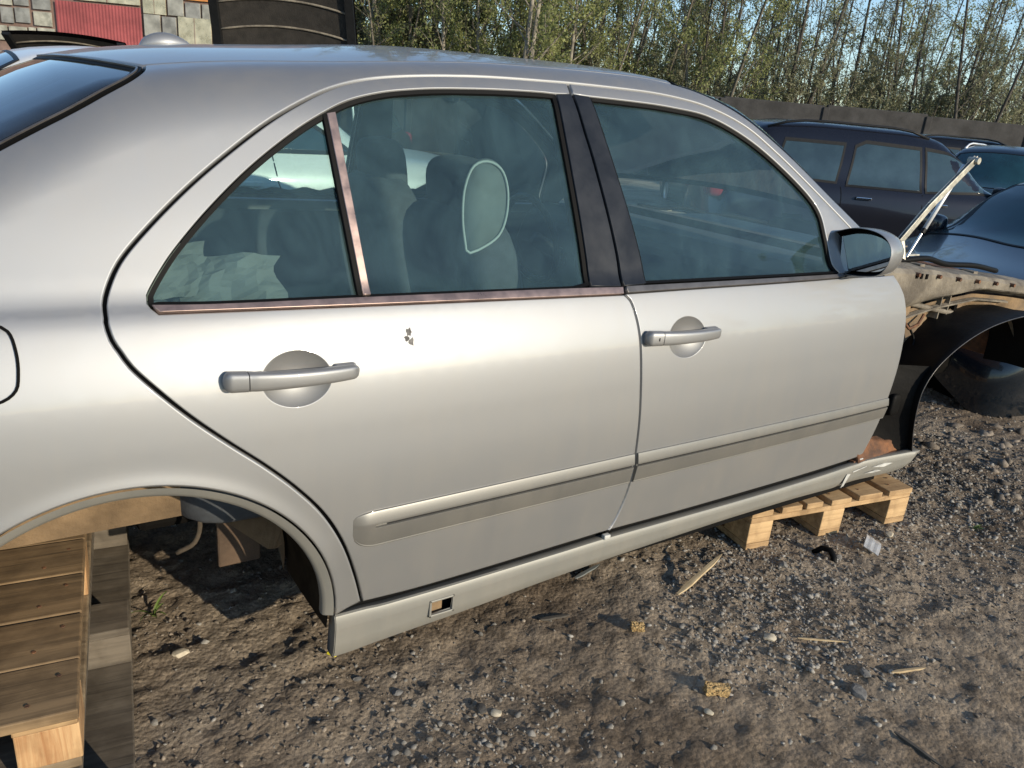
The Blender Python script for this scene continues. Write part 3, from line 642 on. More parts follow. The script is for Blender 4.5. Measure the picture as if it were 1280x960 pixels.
# cabin floor, dashboard, parcel shelf, wheel
MB().box((.33, -.76, .20), (2.35, .76, .26)).build('floor_pan', 'underbody', car)
MB().box((-1.15, -.70, .40), (-.40, .70, .46)).build('boot_floor', 'underbody', car)
MB().box((-.62, -.66, .86), (.06, .66, .90)).build('parcel_shelf', 'interior', car)
dash = MB(); dash.loft([[(x, y, z) for x, z in ((2.2, .55), (1.82, .62), (1.76, .78), (1.80, .90), (1.90, .945), (2.25, .93))] for y in (-.74, -.3, .3, .74)]); dash.build('dashboard', 'interior', car, bevel=.03)
sw = MB(); cx, cy, cz = 1.60, .37, .84
sw.tube([(cx-.07*math.cos(a)*.5*0-.10*math.sin(a)*.42, cy+.185*math.cos(a), cz+.17*math.sin(a)) for a in np.linspace(0, 2*math.pi, 25)], .014, 8, False); sw.tube([(1.62, .37, .84), (1.82, .37, .74)], .03, 8)
sw.build('steering_wheel', 'black_trim', car, smooth=True)
def rbox(c, h, e=.45, n=14, tilt=0., M=None):
    """rounded cushion: superellipsoid with centre c, half sizes h"""
    vs = []; sg = lambda v: math.copysign(abs(v)**e, v)
    for i in range(n+1):
        la = -math.pi/2+math.pi*i/n
        for j in range(2*n):
            lo = math.pi*j/n; p = Vector((h[0]*sg(math.cos(la))*sg(math.cos(lo)), h[1]*sg(math.cos(la))*sg(math.sin(lo)), h[2]*sg(math.sin(la))))
            p = Matrix.Rotation(tilt, 3, 'Y') @ p; vs.append(Vector(c)+p)
    k = 2*n; fs = [(i*k+j, i*k+(j+1) % k, (i+1)*k+(j+1) % k, (i+1)*k+j) for i in range(n) for j in range(k)]
    return vs, fs
for sy in (-1, 1):
    y = .37*sy; dx = -.09 if sy < 0 else 0
    seat = MB().add(*rbox((1.28+dx, y, .44), (.27, .25, .10), .5)).build('front_seat', 'seat_cloth', car, smooth=True)
    MB().add(*rbox((.98+dx, y, .76), (.085, .25, .33), .5, tilt=R(-14))).build('backrest', 'seat_cloth', seat, smooth=True)
    hr = MB().add(*rbox((.935+dx, y, 1.095), (.052, .145, .105), .55, tilt=R(-8))).build('headrest', 'seat_cloth', seat, smooth=True)
    MB().tube([(.95+dx, y-.06, .98), (.945+dx, y-.06, 1.06)], .007).tube([(.95+dx, y+.06, .98), (.945+dx, y+.06, 1.06)], .007).build('headrest_post', 'chrome', seat, smooth=True)
    if sy < 0:   # oval panel with pale piping on the seat's outer wing
        cx_, cz_ = .775, 1.107; ov = []
        egg = [(-.058, -.125), (-.075, -.04), (-.074, .05), (-.05, .105), (-.01, .118), (.035, .10), (.062, .05), (.066, -.03), (.045, -.085), (-.02, -.125), (-.045, -.133)]
        L = crom(np.array(egg+egg[:1], float)*.86, .012)[:-1]
        pts = [(cx_+a, y-.235-.02*math.cos(4*a), cz_+b) for a, b in L]; n = len(pts)
        vs = pts+[(cx_, y-.25, cz_)]+[(a+.06, b+.10, c) for a, b, c in pts]
        obj('headrest_wing', vs, [(i, (i+1) % n, n) for i in range(n)]+[(i, n+1+i, n+1+(i+1) % n, (i+1) % n) for i in range(n)], 'seat_panel', seat, smooth=True)
        MB().tube([(a, b-.002, c) for a, b, c in pts+pts[:1]], .0036, 6, False).build('wing_piping', 'piping', seat, smooth=True)
rs = MB().add(*rbox((.28, 0, .46), (.26, .66, .10), .4)).build('rear_seat', 'seat_cloth', car, smooth=True)
MB().add(*rbox((.05, 0, .72), (.09, .66, .28), .4, tilt=R(-20))).build('backrest', 'seat_cloth', rs, smooth=True)
for y in (-.36, .36): MB().add(*rbox((-.05, y, 1.00), (.05, .13, .075), .5, tilt=R(-12))).build('headrest', 'seat_cloth', rs, smooth=True)
# interior mirror and papers left on the rear shelf
MB().add(*rbox((1.52, 0, 1.315), (.025, .12, .035), .4)).build('interior_mirror', 'black_trim', car, smooth=True)
for (x, y, z, rz, s_, sd_) in ((.06, -.64, .975, .3, .085, 1), (.17, -.66, .955, -.2, .10, 2)):
    vs = []; n = 11
    for i in range(n):
        for j in range(n):
            q_ = Vector(((i/(n-1)-.5)*2*s_, (j/(n-1)-.5)*.11, 0)); q_.x += .025*mnoise.noise(q_*18+Vector((sd_*7, 0, 0))); q_.z += .030*mnoise.noise(q_*16+Vector((0, sd_*5, 3)))+.012*mnoise.noise(q_*45)
            vs.append(Matrix.Translation((x, y, z)) @ Matrix.Rotation(rz, 4, 'Z') @ Matrix.Rotation(R(58), 4, 'X') @ q_)
    obj('crumpled_film', vs, [(i*n+j, (i+1)*n+j, (i+1)*n+j+1, i*n+j+1) for i in range(n-1) for j in range(n-1)], 'paper', car, smooth=False)

# door mirror
mz = [(-.755, 1.060), (-.82, 1.082), (-.886, 1.084), (-.93, 1.070), (-.957, 1.038), (-.958, 1.000), (-.938, .962), (-.89, .946), (-.83, .938), (-.785, .932)]
mo = crom(np.array(mz+mz[:1], float), .01)[:-1]; mc = mo.mean(0)
sc = lambda k, dy=0, dz=0: [(mc[0]+(a-mc[0])*k+dy, mc[1]+(b-mc[1])*k+dz) for a, b in mo]
mh = MB(); rr = [(1.972, .955), (1.960, .975), (1.960, .990), (1.968, 1.0), (2.000, 1.0), (2.035, .97), (2.065, .88), (2.09, .72), (2.105, .48), (2.11, .2)]
mh.loft([[(x, a, b) for a, b in sc(k, .004*(i-3) if i > 3 else 0)] for i, (x, k) in enumerate(rr)], cap=False); mh.f.append(tuple((len(rr)-1)*len(mo)+i for i in range(len(mo)))); mir = shade_auto(mh.build('door_mirror', 'silver_paint', fd), 50)
inn = MB().loft([[(x, a, b) for a, b in sc(k)] for x, k in ((1.964, .962), (1.972, .93), (2.000, .86))], cap=False); inn.f.append(tuple(2*len(mo)+i for i in range(len(mo)))); inn.build('mirror_surround', 'rubber', mir)
gl = sc(.78, -.006, 0)
g0 = [(1.978-(a-mc[0])*.15, a, b) for a, b in gl]; g1 = [(p[0]+.004, p[1], p[2]) for p in g0]
MB().loft([g1, g0]).build('mirror_glass', 'mirror', mir)
MB().box((2.00, -.80, .952), (2.07, -.76, 1.05)).build('mirror_foot', 'silver_paint', mir, bevel=.012)

# wheelhouse and underside seen through the open rear arch
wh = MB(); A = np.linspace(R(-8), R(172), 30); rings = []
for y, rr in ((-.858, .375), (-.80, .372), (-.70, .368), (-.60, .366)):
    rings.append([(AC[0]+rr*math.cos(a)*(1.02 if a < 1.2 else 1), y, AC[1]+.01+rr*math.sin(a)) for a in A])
wh.loft(rings, closed=False); wo_ = wh.build('wheelhouse', 'arch_shaded', car, smooth=True)
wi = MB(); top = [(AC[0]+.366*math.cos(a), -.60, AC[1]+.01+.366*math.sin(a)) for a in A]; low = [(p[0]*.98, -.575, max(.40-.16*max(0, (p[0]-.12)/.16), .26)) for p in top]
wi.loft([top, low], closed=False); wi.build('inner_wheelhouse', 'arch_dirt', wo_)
MB().box((.135, -.575, .24), (.235, -.565, .46)).build('brown_bracket', 'brown_plate', wo_, bevel=.006)
MB().tube([tuple(v) for v in crom(np.array([(.04, -.5, .43), (.085, -.52, .405), (.105, -.54, .36), (.09, -.55, .31), (.05, -.54, .285)]), .012)], .006, 8).build('brake_hose', 'underbody', wo_, smooth=True)
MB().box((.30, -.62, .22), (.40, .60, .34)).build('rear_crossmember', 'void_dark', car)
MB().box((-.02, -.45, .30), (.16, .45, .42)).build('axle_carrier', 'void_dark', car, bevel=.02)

from mathutils import noise as mnoise
# stripped front end: apron, rail, wheel liner, hinge and strut
ap = MB()
XT = np.linspace(2.30, 3.62, 34)
zt = pchip([2.3,2.42,2.59,2.82,3.07,3.35,3.62],[.93,.925,.912,.888,.864,.836,.80])
rl = []; hh_ = lambda x: float(np.interp(x, [2.4, 2.52, 2.75, 3.03, 3.4], [.15, .13, .075, .03, .03]))
for x in XT:
    z = float(zt(x)); rl.append([(x, -.60, z+.004), (x, -.66, z+.010), (x, -.735, z+.002), (x, -.752, z-.012), (x, -.752, z-.02-hh_(x)*.6), (x, -.745, z-.02-hh_(x)*.8), (x, -.722, z-.02-hh_(x)), (x, -.70, z-.03-hh_(x))])
ap.loft(rl, closed=False)
ap.v = [tuple(Vector(v)+mnoise.noise_vector(Vector(v)*6)*.006+mnoise.noise_vector(Vector(v)*30)*.002) for v in ap.v]; apr = shade_auto(ap.build('inner_wing_rail', 'dirt_metal', car), 30)
FCX, FCZ, FR = 2.88, .34, .41
lo_ = MB(); rl = []
for x in XT:
    z = float(zt(x))-.045-hh_(x); a = max(-1, min(1, (x-FCX)/FR)); zb = float(np.interp(x, [2.3, 2.5, 2.61, 2.73, 2.89, 3.13, 3.34, 3.6], [.45, .50, .60, .68, .715, .72, .70, .5]))
    zb = min(z-.01, max(zb, .50 if x < 2.7 else .4)); rl.append([(x, -.705, z+.004), (x, -.700, z*.65+zb*.35), (x, -.690+.012*math.sin(x*23), z*.3+zb*.7), (x, -.705, zb)])
lo_.loft(rl, closed=False); shade_auto(lo_.build('inner_wing_panel', 'primer', apr), 40)
# pressed bead and brackets on the inner wing
MB().tube([(x, -.712, float(zt(x))-.115-.055*math.sin((x-2.4)*1.6)) for x in np.linspace(2.45, 3.1, 20)], .010, 8).build('pressed_bead', 'dirt_metal', apr, smooth=True)
MB().tube([(2.56, -.71, .72), (2.585, -.73, .69), (2.63, -.735, .705), (2.68, -.72, .735)], .006, 6).build('wire_clip', 'rusty', apr, smooth=True)
for x in (2.50, 2.53, 2.565): MB().box((x-.006, -.757, float(zt(x))-.030), (x+.006, -.745, float(zt(x))-.012)).build('rail_slot', 'void_dark', apr)
for x in (2.80, 2.86): MB().box((x-.02, -.72, .70), (x-.014, -.68, .80)).build('wing_rib', 'dirt_metal', apr)
MB().box((2.885, -.722, .742), (2.905, -.70, .762)).build('square_hole', 'void_dark', apr)
MB().loft([[(2.44, -.70, z), (2.56, -.72, z), (2.60, -.71, z), (2.60, -.64, z), (2.44, -.62, z)] for z in (.5, .83)]).build('hinge_post', 'primer', car, bevel=.01)
for x in np.arange(2.50, 3.5, .145): MB().tube([(x, -.765, float(zt(x))-.016), (x, -.742, float(zt(x))-.016)], .0075, 6).build('rail_bolt', 'rusty', apr)
for x in (2.62, 3.02): MB().box((x-.016, -.70, float(zt(x))-.002), (x+.016, -.64, float(zt(x))+.016), bev=.002).build('wing_bracket', 'dirt_metal', apr)
MB().tube([tuple(v) for v in crom(np.array([(2.42, -.655, .945), (2.55, -.645, .93), (2.72, -.65, .935), (2.90, -.635, .905), (3.10, -.645, .895), (3.35, -.62, .86)]), .03)], .011, 8).build('wiring_loom', 'rubber', apr, smooth=True)
MB().tube([tuple(v) for v in crom(np.array([(2.60, -.715, .70), (2.64, -.73, .64), (2.61, -.74, .60), (2.58, -.735, .55)]), .02)], .005, 6).build('loose_wire', 'rubber', apr, smooth=True)
MB().loft([[(x, -.708, float(zt(x))-.055-hh_(x)), (x, -.726, float(zt(x))-.058-hh_(x)), (x, -.726, float(zt(x))-.064-hh_(x)), (x, -.708, float(zt(x))-.066-hh_(x))] for x in np.linspace(2.46, 3.3, 24)]).build('seam_flange', 'dirt_metal', apr)
# black plastic wheel-arch liner
LIP = crom(np.array([(2.505, .262), (2.468, .36), (2.450, .45), (2.452, .52), (2.490, .585), (2.590, .655), (2.775, .722), (3.05, .755), (3.25, .745), (3.40, .69), (3.50, .58), (3.52, .45)]), .02)
BACK = crom(np.array([(2.56, .27), (2.526, .367), (2.505, .45), (2.515, .52), (2.611, .612), (2.734, .696), (2.887, .733), (3.06, .742), (3.25, .735), (3.40, .69), (3.50, .58), (3.52, .45)]), .02)
nL = 70; tt = np.linspace(0, 1, nL); res = lambda C_: np.stack([np.interp(tt, np.linspace(0, 1, len(C_)), C_[:, i]) for i in (0, 1)], 1)
LIP, BACK = res(LIP), res(BACK); ll = MB(); rings = []
for k, y, dz in ((0, -.905, -.006), (0, -.908, 0), (.02, -.900, .004), (.12, -.885, .004), (.5, -.84, .002), (1, -.78, 0), (1, -.70, .0), (1, -.60, -.01)):
    rings.append([(p0[0]*(1-k)+p1[0]*k, y+.006*math.sin(9*i/nL*6.28)*k*(1-k)*3, p0[1]*(1-k)+p1[1]*k+dz) for i, (p0, p1) in enumerate(zip(LIP, BACK))])
ll.loft(rings, closed=False); lin_ = shade_auto(ll.build('wheel_arch_liner', 'liner', car), 40)
MB().tube([(a_, -.908, b_) for a_, b_ in LIP], .0016, 5).build('liner_edge', 'grey_trim', lin_, smooth=True)
# flat flange of the liner against the sill and door
fl_ = []
for z in np.linspace(.27, .60, 16):
    i_ = int(np.argmin(np.abs(LIP[:30, 1]-z))); xr = LIP[i_, 0]+.012; fl_.append([(2.30, -.80, z), (2.38, -.825-.008*math.sin(z*30), z), (xr, -.885, z)])
lf = MB().loft(fl_, closed=False).build('liner_flange', 'liner', lin_, smooth=True)
sc_ = MB().add(*rbox((2.405, -.845, .455), (.028, .014, .042), .6)).build('liner_scoop', 'liner', lin_, smooth=True)
# rusty end of the sill box
bm = bmesh.new(); bmesh.ops.create_cube(bm, size=1); bmesh.ops.subdivide_edges(bm, edges=bm.edges[:], cuts=11, use_grid_fill=True); vs = []
from mathutils import noise as mnoise
for v in bm.verts:
    u_, v_, w_ = v.co.x+.5, v.co.y+.5, v.co.z+.5; p_ = Vector((2.23+.265*u_, -.872+.15*v_, .235+.105*w_*(1-.35*u_)+.02*w_*v_)); p_ += mnoise.noise_vector(p_*22)*.010+mnoise.noise_vector(p_*60)*.005
    if p_.z > .26: p_.y += (p_.z-.26)*.35
    vs.append(p_)
fs = [[v.index for v in f.verts] for f in bm.faces]; bm.free()
obj('rusty_sill_end', vs, fs, 'rusty', car, smooth=True)
MB().box((2.22, -.86, .19), (2.50, -.74, .268)).build('sill_box_end', 'rusty', car)
# far wing, bulkhead, front panel so the bay reads as a bay
MB().box((2.30, -.62, .45), (2.36, .62, .95)).build('bulkhead', 'underbody', car)
fw = copy_tree(apr, car); fw.scale = (1, -1, 1)
MB().box((3.55, -.70, .45), (3.62, .70, .80)).build('front_panel', 'rusty', car, bevel=.01)
MB().box((2.36, -.34, .30), (3.5, -.26, .42)).build('chassis_leg', 'underbody', car); MB().box((2.36, .26, .30), (3.5, .34, .42)).build('chassis_leg', 'underbody', car)
MB().box((2.45, -.52, .34), (3.45, .5, .74)).build('bay_light_block', 'void_dark', car, bevel=.05)  # solid dark block added so light does not pass through the bay
st = MB().loft([[(2.9+.10*math.cos(q), -.52+.10*math.sin(q), z) for q in np.linspace(0, 2*math.pi, 17)[:-1]] for z in (.55, .84)]).build('strut_tower', 'dirt_metal', car)
# bonnet hinge arm and gas strut
HA = [(2.575, -.64, .93), (2.56, -.625, 1.00), (2.70, -.62, 1.122), (2.93, -.62, 1.300)]
hb = MB()
for a, b in zip(HA[1:-1], HA[2:]):
    a, b = Vector(a), Vector(b); t = (b-a).normalized(); s_ = Vector((0, 1, 0)); u_ = t.cross(s_)
    rg = [[p+s_*i*.008+u_*j*.013 for i, j in ((-1, -1), (-1, 1), (-.3, 1), (-.3, -.2), (.3, -.2), (.3, 1), (1, 1), (1, -1))] for p in (a-t*.008, b+t*.012)]; hb.loft(rg)
hb.tube(HA[:2], .016, 8); hh = hb.build('hinge_arm', 'steel_dirty', car, bevel=.002)
MB().tube([(2.928, -.640, 1.299), (2.928, -.600, 1.299)], .013, 10).build('hinge_bolt', 'steel_dirty', hh)
gs = MB().tube([(2.905, -.60, 1.278), (2.745, -.60, 1.035)], .0085, 10).build('gas_strut', 'bolt_white', car, smooth=True)
MB().tube([(2.747, -.60, 1.037), (2.736, -.60, 1.022)], .010, 10).build('strut_collar', 'black_trim', gs); MB().tube([(2.738, -.60, 1.025), (2.655, -.60, .900)], .0045, 8).build('strut_rod', 'chrome', gs)
# odds and ends lying on the scuttle: wiper cowl plates
for k in range(3): MB().box((2.66, -.48+.03*k, .905+.012*k), (2.98, -.30+.03*k, .912+.012*k)).build('cowl_plate', ['steel_dirty', 'black_trim', 'dirt_metal'][k], car, bevel=.002)
MB().box((2.42, -.58, .90), (2.75, .5, .93)).build('cowl_panel', 'black_trim', car, bevel=.01)

# ------------------------------------------------------------------ ground
def grow(a, b, fine, far, ratio=1.16):
    c = list(np.arange(a, b, fine)); s = fine
    hi = [c[-1]]
    while hi[-1] < far: s *= ratio; hi.append(hi[-1]+s)
    s = fine; lo = [c[0]]
    while lo[-1] > -far: s *= ratio; lo.append(lo[-1]-s)
    return np.array(lo[1:][::-1]+c+hi[1:])
def vnoise(x, y, seed):
    xi, yi = np.floor(x).astype(np.int64), np.floor(y).astype(np.int64); fx, fy = x-xi, y-yi
    def h(a, b):
        n = (a*374761393+b*668265263+seed*974711) & 0x7fffffff; n = ((n ^ (n >> 13))*1274126177) & 0x7fffffff; return ((n ^ (n >> 16)) & 0xffff)/65535.
    u, v = fx*fx*(3-2*fx), fy*fy*(3-2*fy)
    return (h(xi, yi)*(1-u)+h(xi+1, yi)*u)*(1-v)+(h(xi, yi+1)*(1-u)+h(xi+1, yi+1)*u)*v-.5
def gz(x, y):
    z = .030*vnoise(x*.9+3, y*.9+7, 1)+.020*vnoise(x*2.3, y*2.3, 2)+.012*vnoise(x*6, y*6, 3)
    z += .013*vnoise(x*15, y*15, 4)+.009*np.abs(vnoise(x*33, y*33, 5))*2+.005*vnoise(x*70, y*70, 6)
    return z-.012
GX = grow(-1.3, 3.4, .0125, 260); GY = grow(-1.95, 1.1, .0125, 260)
X, Y = np.meshgrid(GX, GY); Z = gz(X, Y)
far = np.clip((np.hypot(X-1, Y)-6)/10, 0, 1); Z = Z*(1-.7*far)
nx, ny = len(GX), len(GY); idx = np.arange(nx*ny).reshape(ny, nx)
F4 = np.stack([idx[:-1, :-1], idx[:-1, 1:], idx[1:, 1:], idx[1:, :-1]], -1).reshape(-1, 4)
me = bpy.data.meshes.new('ground'); V = np.stack([X.ravel(), Y.ravel(), Z.ravel()], 1)
me.vertices.add(len(V)); me.vertices.foreach_set('co', V.ravel()); me.loops.add(F4.size); me.loops.foreach_set('vertex_index', F4.ravel().astype(np.int32))
me.polygons.add(len(F4)); me.polygons.foreach_set('loop_start', np.arange(0, F4.size, 4, dtype=np.int32)); me.update(calc_edges=True)
ground = bpy.data.objects.new('ground', me); COL.objects.link(ground); tag(ground, 'trodden brown dirt and gravel yard', kind='structure')
gm = bpy.data.materials.new('dirt'); gm.use_nodes = True; nt = gm.node_tree; b = nt.nodes['Principled BSDF']; tc = nt.nodes.new('ShaderNodeTexCoord'); co = tc.outputs['Object']
n1 = noise(nt, 1.15, 7, .62, co, .6); n2 = noise(nt, 22, 8, .7, co); n3 = noise(nt, 140, 6, .75, co); vo = nt.nodes.new('ShaderNodeTexVoronoi'); vo.inputs['Scale'].default_value = 75; nt.links.new(co, vo.inputs['Vector'])
r1 = ramp(nt, n1.outputs['Fac'], [(.31, (.108, .080, .057)), (.50, (.262, .214, .164)), (.70, (.39, .335, .27))])
r2 = ramp(nt, n2.outputs['Fac'], [(.30, (.40, .38, .36)), (.52, (.95, .93, .9)), (.78, (1.25, 1.22, 1.18))])
r3 = ramp(nt, n3.outputs['Fac'], [(.3, (.55, .54, .52)), (.7, (1.3, 1.28, 1.24))])
def mulc(a, b_):
    m = nt.nodes.new('ShaderNodeMixRGB'); m.blend_type = 'MULTIPLY'; m.inputs[0].default_value = 1; nt.links.new(a, m.inputs[1]); nt.links.new(b_, m.inputs[2]); return m.outputs[0]
nt.links.new(mulc(mulc(r1.outputs[0], r2.outputs[0]), r3.outputs[0]), b.inputs['Base Color']); b.inputs['Roughness'].default_value = .93; b.inputs['Specular IOR Level'].default_value = .25
bp = nt.nodes.new('ShaderNodeBump'); bp.inputs['Strength'].default_value = .8; bp.inputs['Distance'].default_value = .006; nt.links.new(n3.outputs['Fac'], bp.inputs['Height'])
bp2 = nt.nodes.new('ShaderNodeBump'); bp2.inputs['Strength'].default_value = .6; bp2.inputs['Distance'].default_value = .006; bp2.invert = True; nt.links.new(vo.outputs['Distance'], bp2.inputs['Height']); nt.links.new(bp.outputs[0], bp2.inputs['Normal']); nt.links.new(bp2.outputs[0], b.inputs['Normal'])
me.materials.append(gm)

# loose gravel: countless, one object per stone colour
ICO = None
def ico():
    bm = bmesh.new(); bmesh.ops.create_icosphere(bm, subdivisions=1, radius=1); v = np.array([x.co[:] for x in bm.verts]); f = np.array([[q.index for q in p.verts] for p in bm.faces]); bm.free(); return v, f
IV, IF = ico()
def gravel(name, n, xs, ys, rad, m, label, dens, seed):
    g = np.random.default_rng(seed); P = []; cnt = 0
    while cnt < n:
        x = g.uniform(*xs, 4000); y = g.uniform(*ys, 4000); k = g.random(4000) < dens(x, y); P.append(np.stack([x[k], y[k]], 1)); cnt += k.sum()
    P = np.vstack(P)[:n]; r = rad[0]*(rad[1]/rad[0])**(g.random(n)**2.2)
    vs = IV[None]*(1+.32*g.standard_normal((n, len(IV), 1)).clip(-1.3, 1.3)); s = np.stack([g.uniform(.7, 1.35, n), g.uniform(.7, 1.2, n), g.uniform(.45, .85, n)], 1)[:, None]
    vs = vs*s; a = g.uniform(0, 6.28, n); c, s_ = np.cos(a)[:, None], np.sin(a)[:, None]
    t = g.uniform(-.5, .5, n)[:, None]; x1 = vs[..., 0]*c-vs[..., 1]*s_; y1 = vs[..., 0]*s_+vs[..., 1]*c; z1 = vs[..., 2]*np.cos(t)+x1*np.sin(t)
    W = np.stack([x1*r[:, None]+P[:, :1], y1*r[:, None]+P[:, 1:], z1*r[:, None]+(gz(P[:, 0], P[:, 1])+r*-.05)[:, None]], -1)
    Fq = (IF[None]+(np.arange(n)*len(IV))[:, None, None]).reshape(-1, 3)
    me = bpy.data.meshes.new(name); me.vertices.add(n*len(IV)); me.vertices.foreach_set('co', W.ravel()); me.loops.add(Fq.size); me.loops.foreach_set('vertex_index', Fq.ravel().astype(np.int32))
    me.polygons.add(len(Fq)); me.polygons.foreach_set('loop_start', np.arange(0, Fq.size, 3, dtype=np.int32)); me.update(calc_edges=True); me.materials.append(m)
    o = bpy.data.objects.new(name, me); COL.objects.link(o); tag(o, label, 'gravel', kind='stuff'); return o
def mat_stone(name, a, b_):
    m = bpy.data.materials.new(name); m.use_nodes = True; nt = m.node_tree; p = nt.nodes['Principled BSDF']; g = nt.nodes.new('ShaderNodeNewGeometry')
    r = ramp(nt, g.outputs['Random Per Island'], [(.05, a), (.75, b_), (1, tuple(c*1.35 for c in b_))]); tc = nt.nodes.new('ShaderNodeTexCoord'); n = noise(nt, 160, 5, .7, tc.outputs['Object'])
    r2 = ramp(nt, n.outputs['Fac'], [(.3, (.55,)*3), (.7, (1.25,)*3)]); mx = nt.nodes.new('ShaderNodeMixRGB'); mx.blend_type = 'MULTIPLY'; mx.inputs[0].default_value = 1
    nt.links.new(r.outputs[0], mx.inputs[1]); nt.links.new(r2.outputs[0], mx.inputs[2]); nt.links.new(mx.outputs[0], p.inputs['Base Color']); p.inputs['Roughness'].default_value = .85; return m
sg_ = mat_stone('gravel_grey', (.115, .106, .092), (.255, .238, .21)); sb_ = mat_stone('gravel_brown', (.085, .068, .052), (.205, .17, .132))
blob = lambda x, y, cx, cy, r: np.exp(-((x-cx)**2+(y-cy)**2)/r**2)
d_grey = lambda x, y: .025+.975*np.clip(blob(x, y, 1.35, -1.12, .16)+blob(x, y, 1.55, -1.22, .22)+blob(x, y, 1.75, -.95, .25)+.8*blob(x, y, 2.7, -.9, .45)+.5*blob(x, y, 3.2, -.6, .6)+.5*blob(x, y, .55, -1.15, .25), 0, 1)
d_brown = lambda x, y: np.clip(.22+1.5*vnoise(x*1.8, y*1.8, 9)+.7*vnoise(x*5, y*5, 12)+.6*blob(x, y, .1, -.45, .4), .05, 1)
gravel('grey_gravel', 11000, (-.6, 4.6), (-1.9, .4), (.003, .011), sg_, 'pale grey stone chippings scattered in drifts over the dirt', d_grey, 3)
gravel('brown_gravel', 22000, (-1.0, 4.2), (-1.9, .9), (.002, .0085), sb_, 'small brown stones and crumbs of earth all over the yard', d_brown, 4)
gravel('far_gravel', 9000, (3.0, 9.0), (-3.0, 4.5), (.008, .035), sb_, 'coarser rubble further back between the parked cars', lambda x, y: .5+0*x, 5)

def rock(name, x, y, r, m, label, seed, flat=.6, cat='stone'):
    g = np.random.default_rng(seed); bm = bmesh.new(); bmesh.ops.create_icosphere(bm, subdivisions=2, radius=1)
    pl_ = [(Vector(g.normal(size=3)).normalized(), g.uniform(.55, .85)) for _ in range(9)]
    for v in bm.verts:
        for n_, d in pl_:
            k = v.co.dot(n_)-d
            if k > 0: v.co -= n_*k
        v.co = Vector((v.co.x*r*1.15, v.co.y*r*.9, v.co.z*r*flat))
    vs = [v.co.copy() for v in bm.verts]; fs = [[v.index for v in f.verts] for f in bm.faces]; bm.free()
    o = obj(name, vs, fs, m); o.location = (x, y, float(gz(np.array([x]), np.array([y]))[0])+r*flat*.45); o.rotation_euler = (0, 0, g.uniform(0, 6)); shade_auto(o, 25); tag(o, label, cat, 'loose stones on the dirt'); return o
rock('stone', .045, -.53, .020, 'stone_pale', 'round yellowish stone lying in the dirt below the open wheel arch', 1)
rock('stone', 1.465, -1.175, .022, 'stone_pale', 'long pale stone among the grey chippings right of the crumbly yellow chunk', 2, .4)
rock('stone', 1.504, -1.436, .026, 'stone_grey', 'grey angular stone casting a shadow, lower edge of the grey chippings', 3)
rock('stone', .648, -1.051, .015, 'stone_pale', 'small pale triangular stone in bare dirt below the rear door', 4)
rock('stone', .618, -1.030, .018, 'stone_dark', 'dark stone touching the small pale triangular one below the rear door', 5)
rock('stone', .466, -.888, .013, 'stone_grey', 'small light grey pebble just outside the rear corner of the sill', 6)
rock('stone', 1.099, -1.30, .012, 'stone_pale', 'white pebble just in front of the crumbly yellow chunk', 7)
rock('stone', .40, -.80, .011, 'stone_grey', 'light pebble right beside the rear end of the sill', 8)
rock('stone', 1.58, -1.40, .018, 'stone_grey', 'pale stone to the right of the grey angular one', 9, .5)
rock('stone', 2.36, -.98, .02, 'stone_pale', 'pale stone right of the clear plastic shard', 10, .5)
rock('stone', 1.83, -.93, .022, 'stone_grey', 'grey stone under the pallet, left of its middle block', 11)
rock('stone', 2.05, -.985, .020, 'stone_grey', 'grey stone in front of the middle block of the pallet', 12, .5)
# yellow crumbly chunks
def chunk(x, y, L, w_, h, rz, seed, label):
    g = np.random.default_rng(seed); bm = bmesh.new(); bmesh.ops.create_cube(bm, size=1); bmesh.ops.subdivide_edges(bm, edges=bm.edges[:], cuts=7, use_grid_fill=True)
    for v in bm.verts: v.co = Vector((v.co.x*L, v.co.y*w_, v.co.z*h))+Vector(g.normal(size=3))*.0016
    vs = [v.co.copy() for v in bm.verts]; fs = [[v.index for v in f.verts] for f in bm.faces]; bm.free()
    o = obj('crumbly_chunk', vs, fs, 'crumb'); o.location = (x, y, float(gz(np.array([x]), np.array([y]))[0])+h*.42+.004); o.rotation_euler = (.1, .05, rz); tag(o, label, 'chunk', 'yellow crumbly chunks')
chunk(1.163, -1.262, .058, .026, .022, R(-32), 1, 'larger crumbly yellow chunk lying on bare dirt in the foreground')
chunk(1.151, -.978, .034, .022, .014, R(-30), 2, 'smaller crumbly yellow chunk lying nearer the sill')
# wood splinters and sticks
def splinter(name, a, b, w_, h, label, m='splinter_wood', lift=0.):
    a, b = Vector(a), Vector(b); d = b-a; L = d.length; rings = []
    for t in np.linspace(0, 1, 9):
        k = (1-abs(2*t-.9)**3*.8); wv = w_*max(.12, k)*(1+.15*math.sin(9*t)); rings.append([(t*L, s_*wv*c_, e*h*max(.2, k)) for s_, c_, e in ((-1, 1, -1), (1, .8, -1), (1, .6, 1), (-1, .9, 1))])
    o = MB().loft(rings).build(name, m); za = float(gz(np.array([a.x]), np.array([a.y]))[0]); zb = float(gz(np.array([b.x]), np.array([b.y]))[0])
    o.location = (a.x, a.y, za+h+.004); o.rotation_euler = (0, -math.atan2(zb+lift-za, L), math.atan2(d.y, d.x)); tag(o, label, 'wood piece')
splinter('wood_splinter', (1.375, -.905, 0), (1.62, -.85, 0), .011, .003, 'long pale wood splinter propped up between sill and pallet', lift=.045)
splinter('wood_splinter', (1.655, -1.43, 0), (1.765, -1.462, 0), .0055, .003, 'short straight yellow stick alone on the brown dirt at right')
